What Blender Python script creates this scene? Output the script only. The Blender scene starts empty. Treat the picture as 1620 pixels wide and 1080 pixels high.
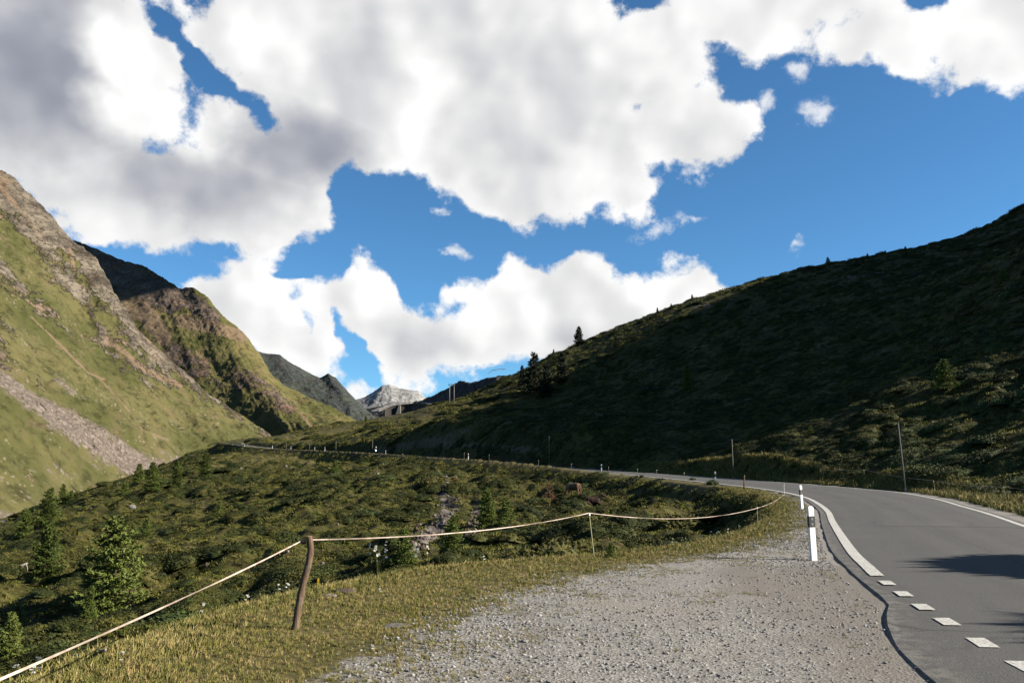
import bpy, math, random
import numpy as np
from mathutils import Vector, Matrix

R = math.radians
scene = bpy.context.scene
COL = scene.collection
random.seed(7)
RNG = np.random.default_rng(11)

# ------------------------------------------------------------------ camera
CAM_H = 1.6
PITCH = R(8.84)
FPX = 1305.0                      # focal length in pixels of the 1620 px wide photograph
cam_data = bpy.data.cameras.new('camera')
cam_data.sensor_width = 36.0
cam_data.lens = FPX / 1620.0 * 36.0
cam_data.clip_start = 0.05
cam_data.clip_end = 30000.0
cam = bpy.data.objects.new('camera', cam_data)
COL.objects.link(cam)
cam.location = (0, 0, CAM_H)
cam.rotation_euler = (R(90) + PITCH, 0, 0)
scene.camera = cam

# ------------------------------------------------------------------ sun, exposure
SUN_AZ, SUN_EL = R(99.0), R(27.5)
SUN = np.array([math.cos(SUN_EL) * math.sin(SUN_AZ), math.cos(SUN_EL) * math.cos(SUN_AZ), math.sin(SUN_EL)])
sl = bpy.data.lights.new('sun', 'SUN')
sl.energy = 5.0
sl.angle = R(0.5)
sl.color = (1.0, 0.91, 0.78)
so = bpy.data.objects.new('sun', sl)
COL.objects.link(so)
so.location = (60, -10, 60)
so.rotation_euler = Vector(SUN).to_track_quat('Z', 'Y').to_euler()
vs = scene.view_settings
vs.view_transform = 'Standard'
vs.look = 'None'
vs.exposure = 1.8
vs.gamma = 1.0
vs.use_curve_mapping = False
scene.cycles.use_denoising = True
scene.cycles.max_bounces = 4
scene.cycles.diffuse_bounces = 1
scene.cycles.transparent_max_bounces = 4

CT, ST = math.cos(PITCH), math.sin(PITCH)
def ray(u, v):
    cx, cy = (u - 810) / FPX, (540 - v) / FPX
    return np.array([cx, CT - cy * ST, ST + cy * CT])
def P(u, v, Y):                      # measured point of the photograph at a chosen distance Y
    d = ray(u, v)
    return np.array([0, 0, CAM_H]) + d * (Y / d[1])
def pix(x, y, z):                    # where a world point stands in the photograph (for measuring)
    zz = z - CAM_H
    f = y * CT + zz * ST
    f = np.where(np.abs(f) < 1e-6, 1e-6, f)
    return 810 + FPX * x / f, 540 - FPX * (-y * ST + zz * CT) / f

# ------------------------------------------------------------------ sky with clouds
def nd(nt, typ, **kw):
    n = nt.nodes.new(typ)
    for k, v in kw.items():
        if k.startswith('_'):
            setattr(n, k[1:], v)
    return n
class NB:
    """small node builder"""
    def __init__(self, nt): self.nt = nt; self.N = nt.nodes; self.L = nt.links
    def put(self, sock, v):
        if v is None: return
        if isinstance(v, bpy.types.NodeSocket): self.L.new(v, sock)
        else: sock.default_value = v
    def m(self, op, a, b=None, c=None, clamp=False):
        n = self.N.new('ShaderNodeMath'); n.operation = op; n.use_clamp = clamp
        self.put(n.inputs[0], a); self.put(n.inputs[1], b); self.put(n.inputs[2], c)
        return n.outputs[0]
    def v(self, op, a, b=None, s=None):
        n = self.N.new('ShaderNodeVectorMath'); n.operation = op
        self.put(n.inputs[0], a); self.put(n.inputs[1], b)
        if s is not None: self.put(n.inputs['Scale'], s)
        return n.outputs['Value'] if op in ('LENGTH', 'DOT_PRODUCT', 'DISTANCE') else n.outputs[0]
    def noise(self, vec, scale, detail=4, rough=0.55, dist=0.0, lac=2.0, dim='3D'):
        n = self.N.new('ShaderNodeTexNoise'); n.noise_dimensions = dim
        self.put(n.inputs['Vector'], vec); self.put(n.inputs['Scale'], scale)
        n.inputs['Detail'].default_value = detail; n.inputs['Roughness'].default_value = rough
        n.inputs['Lacunarity'].default_value = lac; n.inputs['Distortion'].default_value = dist
        return n.outputs['Fac']
    def vor(self, vec, scale, feature='F1', out='Distance', rnd=1.0):
        n = self.N.new('ShaderNodeTexVoronoi'); n.feature = feature
        self.put(n.inputs['Vector'], vec); self.put(n.inputs['Scale'], scale)
        n.inputs['Randomness'].default_value = rnd
        return n.outputs[out]
    def rng(self, x, a, b, c=0.0, d=1.0, smooth=True):
        n = self.N.new('ShaderNodeMapRange'); n.interpolation_type = 'SMOOTHSTEP' if smooth else 'LINEAR'
        self.put(n.inputs['Value'], x)
        n.inputs['From Min'].default_value = a; n.inputs['From Max'].default_value = b
        n.inputs['To Min'].default_value = c; n.inputs['To Max'].default_value = d
        return n.outputs['Result']
    def mix(self, f, a, b, blend='MIX'):
        n = self.N.new('ShaderNodeMix'); n.data_type = 'RGBA'; n.blend_type = blend
        self.put(n.inputs[0], f)
        for s, x in ((n.inputs[6], a), (n.inputs[7], b)):
            if isinstance(x, (tuple, list)): x = (x[0], x[1], x[2], 1.0)
            self.put(s, x)
        return n.outputs[2]
    def ramp(self, f, stops):
        n = self.N.new('ShaderNodeValToRGB')
        e = n.color_ramp.elements
        while len(e) < len(stops): e.new(0.5)
        for el, (p, c) in zip(e, stops): el.position = p; el.color = (c[0], c[1], c[2], 1.0)
        self.put(n.inputs[0], f)
        return n.outputs[0]
    def attr(self, name, out='Fac', typ='GEOMETRY'):
        n = self.N.new('ShaderNodeAttribute'); n.attribute_name = name; n.attribute_type = typ
        return n.outputs[out]
    def bump(self, h, strength=0.5, dist=0.1, normal=None):
        n = self.N.new('ShaderNodeBump'); n.inputs['Strength'].default_value = strength
        n.inputs['Distance'].default_value = dist
        self.put(n.inputs['Height'], h); self.put(n.inputs['Normal'], normal)
        return n.outputs[0]

def build_world():
    w = bpy.data.worlds.new('World'); scene.world = w; w.use_nodes = True
    w.cycles.sampling_method = 'MANUAL'; w.cycles.sample_map_resolution = 512
    nt = w.node_tree; nt.nodes.clear(); b = NB(nt)
    sky = nt.nodes.new('ShaderNodeTexSky'); sky.sky_type = 'NISHITA'; sky.sun_disc = False
    sky.sun_elevation = SUN_EL; sky.sun_rotation = SUN_AZ
    sky.altitude = 2200.0; sky.air_density = 1.0; sky.dust_density = 0.6; sky.ozone_density = 1.6
    geo = nt.nodes.new('ShaderNodeTexCoord')
    d = b.v('NORMALIZE', geo.outputs['Generated'])
    sp = nt.nodes.new('ShaderNodeSeparateXYZ'); nt.links.new(d, sp.inputs[0])
    x, y, z = sp.outputs
    az = b.m('ARCTAN2', x, y)
    el = b.m('ARCSINE', z)
    cb = nt.nodes.new('ShaderNodeCombineXYZ'); nt.links.new(az, cb.inputs[0]); nt.links.new(el, cb.inputs[1])
    ang = cb.outputs[0]
    def ae(u, v):
        r = ray(u, v); r = r / np.linalg.norm(r)
        return math.atan2(r[0], r[1]), math.asin(r[2])
    def blob(u, v, ru, rv, rot=0.0):
        a0, e0 = ae(u, v)
        a1, e1 = ae(u + 1, v); a2, e2 = ae(u, v + 1)
        ra = abs(a1 - a0) * ru; re = abs(e2 - e0) * rv
        q = b.v('SUBTRACT', ang_w, (a0, e0, 0))
        if rot:
            n = nt.nodes.new('ShaderNodeVectorRotate'); n.rotation_type = 'Z_AXIS'
            nt.links.new(q, n.inputs['Vector']); n.inputs['Angle'].default_value = R(rot)
            q = n.outputs[0]
        q = b.v('MULTIPLY', q, (1 / ra, 1 / re, 0))
        return b.m('MULTIPLY', b.m('SUBTRACT', 1.0, b.v('LENGTH', q)), min(1.3, max(0.3, min(ru, rv) / 90.0)))
    # domain warp so that outlines billow
    wn = nt.nodes.new('ShaderNodeTexNoise'); wn.inputs['Scale'].default_value = 9.0; wn.inputs['Detail'].default_value = 4.0
    wn.inputs['Roughness'].default_value = 0.6
    nt.links.new(d, wn.inputs['Vector'])
    warp = b.v('MULTIPLY', b.v('SUBTRACT', wn.outputs['Color'], (0.5, 0.5, 0.5)), (0.10, 0.07, 0.0))
    ang_w = b.v('ADD', ang, warp)
    def union(lst, k=0.25):
        f = None
        for t in lst:
            q = blob(*t[:5]) if len(t) >= 5 else blob(*t)
            f = q if f is None else b.m('SMOOTH_MAX', f, q, k)
        return f
    clouds = [(60, 130, 330, 260), (230, 310, 330, 100), (420, 290, 140, 95), (470, 205, 190, 120), (700, 60, 420, 160),
              (820, 170, 260, 170), (800, 255, 190, 110), (930, 270, 130, 100), (1062, 200, 108, 85), (1025, 90, 130, 105),
              (1250, 2, 240, 88), (1450, 26, 220, 84), (1610, 40, 170, 92),
              (560, 500, 110, 85), (650, 545, 150, 70), (860, 490, 140, 105), (960, 520, 170, 95), (1080, 470, 95, 65), (760, 555, 220, 50),
              (385, 495, 120, 46, 30), (480, 555, 120, 42, 33), (390, 432, 95, 26, 12), (545, 595, 60, 22, 28)]
    F = union(clouds, 0.22)
    holes = [(325, 98, 78, 17, 33), (1000, -10, 45, 36), (1465, -20, 46, 32), (255, 428, 85, 24), (470, 425, 50, 10, -15), (528, 396, 75, 30, -22), (576, 570, 62, 14, 48), (600, 335, 90, 75)]
    Hh = union(holes, 0.1)
    F = b.m('SMOOTH_MIN', F, b.m('MULTIPLY', Hh, -1.4), 0.12)
    puff = [(1215, 163, 17, 24), (1300, 190, 34, 26), (1268, 108, 34, 24), (1050, 358, 46, 22, -20), (1100, 338, 18, 9), (722, 408, 20, 9), (290, 120, 0.1, 0.1),
            (1270, 390, 12, 14), (680, 340, 18, 10)]
    Pf = b.m('MULTIPLY', union(puff, 0.02), 0.95)
    # beyond the photograph broken cumulus goes on, thinned to cut the fill light
    g = b.noise(d, 2.2, 3, 0.5)
    G = b.rng(g, 0.49, 0.76, -1.0, 0.9, smooth=False)
    da = b.m('SUBTRACT', b.m('ABSOLUTE', az), R(33)); de = b.m('SUBTRACT', el, R(32.5))
    outm = b.rng(b.m('MAXIMUM', da, de), 0.0, 0.22)
    F = b.m('MULTIPLY_ADD', b.m('SUBTRACT', G, F), outm, F)
    F = b.m('MAXIMUM', b.m('MULTIPLY_ADD', outm, -1.0, Pf), F) if False else F
    n1 = b.noise(d, 6.0, 5, 0.58)
    n2 = b.noise(d, 21.0, 6, 0.68)
    edge = b.m('ADD', b.m('MULTIPLY', b.m('SUBTRACT', n1, 0.5), 0.95), b.m('MULTIPLY', b.m('SUBTRACT', n2, 0.5), 0.9))
    vs_ = nt.nodes.new('ShaderNodeTexVoronoi'); vs_.feature = 'SMOOTH_F1'; nt.links.new(b.v('ADD', d, b.v('MULTIPLY', b.v('SUBTRACT', wn.outputs['Color'], (0.5, 0.5, 0.5)), (0.06, 0.06, 0.06))), vs_.inputs['Vector'])
    vs_.inputs['Scale'].default_value = 17.0; vs_.inputs['Smoothness'].default_value = 0.35
    lump = b.m('SUBTRACT', 0.50, vs_.outputs['Distance'])
    T = b.m('ADD', b.m('ADD', F, edge), b.m('MULTIPLY', lump, 0.75))
    T2 = b.m('ADD', Pf, b.m('MULTIPLY', b.m('SUBTRACT', n2, 0.47), 1.3))
    a1 = b.rng(T, -0.05, 0.18)
    a2 = b.m('MULTIPLY', b.rng(T2, 0.0, 0.35), 0.75)
    a2 = b.m('MULTIPLY', a2, b.rng(b.m('SUBTRACT', Pf, 0.0), -0.12, 0.05))
    alpha = b.m('MAXIMUM', a1, a2, clamp=True)
    # light on the clouds: the sun stands to the right, so billows are bright on that side
    off = b.v('ADD', d, tuple(0.022 * SUN))
    n1s = b.noise(off, 6.0, 3, 0.5)
    n1b = b.noise(d, 6.0, 3, 0.5)
    rel = b.m('MULTIPLY', b.m('SUBTRACT', n1b, n1s), 1.4)
    shade = [(60, 130, 250, 170), (300, 285, 300, 80), (470, 235, 150, 90), (40, 60, 180, 160), (560, 130, 120, 120), (820, 190, 200, 150),
             (640, 20, 260, 70), (660, 545, 150, 42), (950, 545, 170, 45), (420, 520, 90, 40, 30), (700, 280, 60, 40)]
    sh = None
    wts = [1.0, 0.75, 0.9, 0.8, 0.30, 0.30, 0.25, 0.55, 0.45, 0.3, 0.3]
    for t, wt in zip(shade, wts):
        q = b.m('MULTIPLY', b.rng(blob(*t), -0.25, 0.8), wt)
        sh = q if sh is None else b.m('MAXIMUM', sh, q)
    sh = b.m('MULTIPLY_ADD', b.m('SUBTRACT', b.rng(G, 0.1, 0.8, 0.0, 0.7), sh), outm, sh)
    bright = b.rng(union([(250, 140, 150, 85, 25), (200, 180, 110, 60)], 0.2), -0.1, 0.45)
    sh = b.m('MULTIPLY', sh, b.m('MULTIPLY_ADD', bright, -0.95, 1.0))
    lum = b.m('ADD', b.m('SUBTRACT', 0.91, b.m('MULTIPLY', sh, 0.54)), rel)
    lum = b.m('ADD', lum, b.m('MULTIPLY', bright, 0.12)); lum = b.m('ADD', lum, b.m('MULTIPLY', lump, 0.24))
    lum = b.m('ADD', lum, b.m('MULTIPLY', b.m('SUBTRACT', 1.0, b.rng(T, 0.0, 0.6)), 0.06))
    col = b.ramp(lum, [(0.0, (0.20, 0.215, 0.26)), (0.34, (0.34, 0.36, 0.42)), (0.62, (0.58, 0.59, 0.615)), (0.85, (0.80, 0.80, 0.80)), (1.0, (0.98, 0.98, 0.975))])
    skyc = b.mix(1.0, sky.outputs[0], SKY_TINT, 'MULTIPLY')
    bg1 = nt.nodes.new('ShaderNodeBackground'); bg2 = nt.nodes.new('ShaderNodeBackground')
    nt.links.new(skyc, bg1.inputs[0]); bg1.inputs[1].default_value = SKY_STRENGTH
    nt.links.new(col, bg2.inputs[0]); bg2.inputs[1].default_value = 0.298
    mx = nt.nodes.new('ShaderNodeMixShader'); out = nt.nodes.new('ShaderNodeOutputWorld')
    nt.links.new(alpha, mx.inputs[0]); nt.links.new(bg1.outputs[0], mx.inputs[1]); nt.links.new(bg2.outputs[0], mx.inputs[2])
    nt.links.new(mx.outputs[0], out.inputs[0])
SKY_STRENGTH = 0.05
SKY_TINT = (0.42, 0.75, 0.92)
build_world()

# ------------------------------------------------------------------ noise
_perm = {}
def _table(seed):
    if seed not in _perm:
        r = np.random.default_rng(seed)
        p = r.permutation(256)
        a = r.random(256) * 2 * math.pi
        g3 = r.normal(size=(256, 3)); g3 /= np.linalg.norm(g3, axis=1)[:, None]
        _perm[seed] = (np.concatenate([p, p]), np.cos(a), np.sin(a), g3)
    return _perm[seed]
def perlin(x, y, seed=0):
    p, gx, gy, _ = _table(seed)
    xi = np.floor(x).astype(np.int64); yi = np.floor(y).astype(np.int64)
    xf = x - xi; yf = y - yi
    u = xf * xf * xf * (xf * (xf * 6 - 15) + 10); v = yf * yf * yf * (yf * (yf * 6 - 15) + 10)
    def g(i, j, a, c):
        h = p[p[i & 255] + (j & 255)]
        return gx[h] * a + gy[h] * c
    n00 = g(xi, yi, xf, yf); n10 = g(xi + 1, yi, xf - 1, yf)
    n01 = g(xi, yi + 1, xf, yf - 1); n11 = g(xi + 1, yi + 1, xf - 1, yf - 1)
    a = n00 + u * (n10 - n00); c = n01 + u * (n11 - n01)
    return (a + v * (c - a)) * 1.5
def fbm(x, y, octv=4, seed=0, gain=0.5, ridged=False):
    s = 0.0; a = 1.0; t = 0.0
    for k in range(octv):
        n = perlin(x, y, seed + k)
        if ridged: n = 1 - 2 * np.abs(n)
        s = s + n * a; t += a; a *= gain
        x = x * 2.03 + 17.3; y = y * 2.03 - 9.1
    return s / t
def sstep(a, b, x):
    t = np.clip((x - a) / (b - a), 0, 1)
    return t * t * (3 - 2 * t)

# ------------------------------------------------------------------ mesh + object helpers
def tag(o, label=None, cat=None, group=None, kind=None):
    if label: o['label'] = label
    if cat: o['category'] = cat
    if group: o['group'] = group
    if kind: o['kind'] = kind
    return o
def link(name, me, mat=None, parent=None):
    o = bpy.data.objects.new(name, me)
    COL.objects.link(o)
    if mat is not None and me is not None and len(me.materials) == 0: me.materials.append(mat)
    if parent is not None: o.parent = parent
    return o
def empty(name, loc=(0, 0, 0), rz=0.0):
    o = bpy.data.objects.new(name, None); COL.objects.link(o)
    o.location = loc; o.rotation_euler = (0, 0, rz); o.empty_display_size = 0.2
    return o
def np_mesh(name, verts, faces, smooth=True):
    """verts (n,3), faces (m,k) with constant k"""
    verts = np.asarray(verts, dtype=np.float32); faces = np.asarray(faces, dtype=np.int32)
    me = bpy.data.meshes.new(name)
    m, k = faces.shape
    me.vertices.add(len(verts)); me.vertices.foreach_set('co', verts.ravel())
    me.loops.add(m * k); me.loops.foreach_set('vertex_index', faces.ravel())
    me.polygons.add(m)
    me.polygons.foreach_set('loop_start', np.arange(0, m * k, k, dtype=np.int32))
    me.polygons.foreach_set('loop_total', np.full(m, k, dtype=np.int32))
    me.polygons.foreach_set('use_smooth', np.full(m, smooth, dtype=bool))
    me.update(calc_edges=True)
    return me
def set_attr(me, name, arr):
    a = me.attributes.new(name, 'FLOAT', 'POINT'); a.data.foreach_set('value', np.asarray(arr, dtype=np.float32).ravel())
ALB = 0.37          # the measured colours include the camera's exposure; this takes it out again
def material(name, build, rough=0.85, spec=0.2):
    m = bpy.data.materials.new(name); m.use_nodes = True
    nt = m.node_tree; pb = nt.nodes['Principled BSDF']
    pb.inputs['Roughness'].default_value = rough
    pb.inputs['Specular IOR Level'].default_value = spec
    b = NB(nt); b.pb = pb
    tc = nt.nodes.new('ShaderNodeTexCoord'); b.obj = tc.outputs['Object']
    ge = nt.nodes.new('ShaderNodeNewGeometry'); b.pos = ge.outputs['Position']; b.nor = ge.outputs['Normal']
    oi = nt.nodes.new('ShaderNodeObjectInfo'); b.rnd = oi.outputs['Random']
    r = build(b)
    if r is not None:
        if isinstance(r, tuple) and len(r) == 2 and not isinstance(r[0], (int, float)): c, n = r
        else: c, n = r, None
        if isinstance(c, tuple): c = tuple(ALB * q for q in c)
        else: c = b.mix(1.0, c, (ALB, ALB, ALB), 'MULTIPLY')
        if isinstance(c, tuple): pb.inputs['Base Color'].default_value = (c[0], c[1], c[2], 1)
        else: nt.links.new(c, pb.inputs['Base Color'])
        if n is not None: nt.links.new(n, pb.inputs['Normal'])
    return m

# ------------------------------------------------------------------ the road's course
def catmull(pts, n):
    pts = np.asarray(pts, float)
    q = np.vstack([2 * pts[0] - pts[1], pts, 2 * pts[-1] - pts[-2]])
    out = []
    for i in range(1, len(q) - 2):
        t = np.linspace(0, 1, n, endpoint=False)[:, None]
        p0, p1, p2, p3 = q[i - 1], q[i], q[i + 1], q[i + 2]
        out.append(0.5 * (2 * p1 + (p2 - p0) * t + (2 * p0 - 5 * p1 + 4 * p2 - p3) * t ** 2 + (3 * p1 - p0 - 3 * p2 + p3) * t ** 3))
    out.append(pts[-1][None])
    return np.vstack(out)
def resample(pl, step):
    d = np.concatenate([[0], np.cumsum(np.linalg.norm(np.diff(pl[:, :2], axis=0), axis=1))])
    n = max(2, int(d[-1] / step))
    s = np.linspace(0, d[-1], n)
    return np.stack([np.interp(s, d, pl[:, k]) for k in range(pl.shape[1])], 1), s
LE_RAW = [(1.9, -60, -1.2), (2.5, -30, -0.4), (3.1, -10, 0), (3.45, 0, 0), (3.75, 4, 0), (4.12, 7.1, 0), (4.37, 8.36, 0), (4.6, 9.45, 0), (4.83, 10.43, 0), (5.09, 11.47, 0), (5.47, 12.97, 0), (5.9, 14.41, 0), (6.52, 16.44, 0), (7.8, 20.23, 0),
          (9.9, 26.31, 0), (12.02, 32.31, 0.02), (13.97, 38.61, 0.06), (15.72, 45.16, 0.12), (16.99, 52.32, 0.2), (17.5, 60, 0.3), (17.3, 68, 0.42), (16.6, 79, 0.6),
          (14.9, 92, 0.85), (12.3, 103, 1.15), (6.4, 114.5, 1.7), (-5.5, 130, 2.75), (-17, 153, 3.6), (-28, 184, 4.7), (-50, 217, 6.2), (-73, 250, 7.6),
          (-92, 280, 9.4), (-106, 305, 11.2), (-108, 335, 13.5), (-96, 362, 16.5)]
LE, LS = resample(catmull(LE_RAW, 14), 1.0)
tan = np.gradient(LE[:, :2], axis=0); tan /= np.linalg.norm(tan, axis=1)[:, None]
NRM = np.stack([tan[:, 1], -tan[:, 0]], 1)          # to the right of travel
WID = np.interp(LE[:, 1], [10, 25, 38, 54, 62, 100], [5.2, 5.25, 5.9, 7.2, 7.0, 6.0])
RE = np.column_stack([LE[:, :2] + NRM * WID[:, None], LE[:, 2]])
CL = 0.5 * (LE + RE)

# the edge of the level pull-out and verge, left of the road
EDGE = [(-8.5, -60), (-7.0, -20), (-4.0, 0), (-3.2, 4.0), (-3.0, 6.2), (-3.05, 7.89), (-3.0, 8.84), (-2.95, 9.88), (-2.8, 10.63), (-2.45, 11.5), (-2.0, 12.47), (-1.5, 13.61), (-0.5, 14.7), (0.57, 15.5), (1.56, 16.1), (3.24, 17.4), (4.87, 19.3), (6.81, 22.9), (10.2, 31.1),
        (12.6, 38.4), (14.3, 45.3), (15.5, 53.0), (15.9, 60), (15.6, 68), (14.8, 78)]
_k = np.argmin(np.abs(LE[:, 1] - 80) + 1000 * (LE[:, 0] < 10))
VERGE = np.array(EDGE + [tuple(p) for p in (LE[_k:, :2] - NRM[_k:] * 1.5)[::6]])
SHOUL = (RE[:, :2] + NRM * 1.3)[::6]
FLAT = np.vstack([VERGE, SHOUL[::-1]])               # polygon: road + verge + pull-out
GRAVEL = np.array([(-6.5, -40), (-3.6, -4), (-2.0, 3.5), (-1.3, 6.6), (-1.04, 7.45), (-0.72, 8.9), (-0.24, 10.8), (0.88, 13.2), (2.85, 15.3), (4.39, 16.9), (6.43, 20.3), (8.41, 25.0), (12.0, 34.5),
                   (14.0, 41.0), (15.6, 47.5), (16.9, 54.0), (17.6, 60), (14, 39), (9, 22), (6, 12), (4.5, 5), (4, -40)])

def poly_sd(px, py, poly):
    """signed distance, positive inside"""
    best = np.full(px.shape, 1e18); ins = np.zeros(px.shape, bool)
    n = len(poly)
    for i in range(n):
        ax, ay = poly[i]; bx, by = poly[(i + 1) % n]
        ex, ey = bx - ax, by - ay
        l2 = ex * ex + ey * ey + 1e-12
        t = np.clip(((px - ax) * ex + (py - ay) * ey) / l2, 0, 1)
        dx = px - ax - t * ex; dy = py - ay - t * ey
        np.minimum(best, dx * dx + dy * dy, out=best)
        c = ((ay > py) != (by > py))
        if ey != 0: ins ^= c & (px < ex * (py - ay) / ey + ax)
    return np.where(ins, 1, -1) * np.sqrt(best)
def road_level(px, py):
    """level of the nearest piece of road, and whether a point lies on its uphill (right) side"""
    best = np.full(px.shape, 1e18); z = np.zeros(px.shape); up = np.zeros(px.shape, bool)
    C4 = CL[::4]; T4 = np.gradient(C4[:, :2], axis=0)
    for c, t in zip(C4, T4):
        dx = px - c[0]; dy = py - c[1]
        d = dx * dx + dy * dy
        k = d < best
        best[k] = d[k]; z[k] = c[2]; up[k] = (dx[k] * t[1] - dy[k] * t[0]) > 0
    return z, up

# ------------------------------------------------------------------ terrain: heights measured from the photograph, joined by a thin-plate spline
CP = []
def cp(*a): CP.append(a)
def cpp(u, v, Y): CP.append(tuple(P(u, v, Y)))
for q in [(0, 0, 0), (-3, 3, 0), (3, 12, 0), (0, 10, 0), (5, 16, 0), (-30, -40, -9), (-60, -40, -18), (20, -40, 2), (-14, -20, -3)]: cp(*q)
for i in range(0, len(CL), 14): cp(CL[i][0], CL[i][1], CL[i][2])
# hollow on the left inside the bend
for q in [(-7.5, 6, -1.9), (-8, 12, -2.6), (-5, 18, -2.2), (1.5, 22, -1.9), (6, 29, -2.1), (9.5, 40, -2.4), (12, 52, -2.3), (12.5, 64, -2.2), (11, 78, -2.1), (7, 92, -1.6)]: cp(*q)
for q in [(910, 782, 96), (930, 797, 84), (870, 802, 78), (705, 778, 108), (690, 850, 60), (650, 872, 50), (700, 890, 38), (560, 935, 30), (300, 990, 34), (100, 1055, 26), (0, 1000, 46),
          (0, 905, 80), (175, 925, 82), (75, 828, 150), (0, 884, 150), (-80, 910, 134), (100, 808, 194), (240, 760, 205), (205, 757, 232), (281, 736, 260), (400, 768, 168), (300, 835, 114), (500, 795, 108), (350, 802, 140),
          (600, 747, 140), (420, 855, 64), (540, 740, 165), (450, 722, 225), (352, 720, 282), (800, 770, 110), (790, 830, 66), (1000, 775, 80), (1060, 800, 58), (1100, 830, 40), (250, 880, 80)]: cpp(*q)
for q in [(-150, 60, -24), (-190, 130, -32), (-200, 220, -33), (-190, 300, -26), (-175, 360, -18), (-90, 20, -16), (-40, 5, -9), (-60, -10, -13), (-300, 100, -45), (-300, 300, -42), (-250, 450, -25)]: cp(*q)
# spur with the switchback beyond the hill
for q in [(411, 694, 350), (470, 684, 400), (527, 679, 440), (600, 664, 470), (640, 660, 480), (690, 645, 470), (560, 700, 330), (620, 690, 340), (500, 706, 320)]: cpp(*q)
for q in [(-210, 500, -10), (-120, 620, -10), (-40, 620, 5), (60, 640, 20)]: cp(*q)
# the hill on the right: spur in the sun, flank in its own shade, crest
for q in [(1620, 812, 34), (1560, 780, 48), (1428, 772, 53), (1620, 700, 55), (1620, 600, 78), (1620, 522, 98), (1500, 592, 90), (1400, 652, 85), (1280, 705, 83), (1330, 765, 66),
          (1500, 530, 135), (1300, 620, 122), (1200, 690, 112), (1100, 722, 120), (1000, 715, 128), (900, 690, 160), (1500, 430, 190), (1300, 520, 178), (1100, 600, 180), (1000, 620, 195),
          (800, 690, 165), (700, 690, 195), (900, 610, 235), (800, 640, 235), (720, 665, 230),
          (1620, 374, 215), (1530, 390, 228), (1440, 400, 238), (1310, 418, 250), (1220, 437, 258), (1130, 466, 264), (1020, 503, 270), (915, 547, 276), (850, 578, 272), (800, 603, 262),
          (750, 628, 255), (700, 648, 240), (640, 676, 225), (600, 698, 212)]: cpp(*q)
for q in [(110, 350, 66), (30, 370, 46), (-20, 330, 22), (170, 330, 82), (90, 450, 70), (0, 450, 38), (220, 450, 90)]: cp(*q)
# the hill goes on, higher, beyond the right of the frame
for q in [(60, 22, 8), (100, 20, 20), (150, 30, 40), (205, 48, 66), (60, 50, 12.5), (100, 60, 31), (147, 66, 52), (157, 117, 93), (120, 110, 64), (200, 150, 124), (214, 225, 126), (260, 120, 140),
          (300, 250, 165), (152, 165, 80), (300, 0, 70), (120, -60, 18), (300, -150, 50), (60, -80, 6), (350, 400, 130), (176, 212, 88)]: cp(*q)
CP = np.array(CP)
def _tps_fit(C, lam=6.0):
    s = 100.0
    X = C[:, :2] / s; n = len(C)
    d2 = ((X[:, None] - X[None]) ** 2).sum(-1)
    K = 0.5 * d2 * np.log(d2 + 1e-9) + np.eye(n) * lam * 1e-4
    Pm = np.column_stack([np.ones(n), X])
    A = np.zeros((n + 3, n + 3)); A[:n, :n] = K; A[:n, n:] = Pm; A[n:, :n] = Pm.T
    rhs = np.concatenate([C[:, 2], np.zeros(3)])
    return np.linalg.solve(A, rhs), X, s
_W, _X, _S = _tps_fit(CP)
def tps(x, y):
    x = x / _S; y = y / _S
    z = _W[-3] + _W[-2] * x + _W[-1] * y
    for i in range(len(_X)):
        d2 = (x - _X[i, 0]) ** 2 + (y - _X[i, 1]) ** 2
        z = z + _W[i] * 0.5 * d2 * np.log(d2 + 1e-9)
    return z
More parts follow.
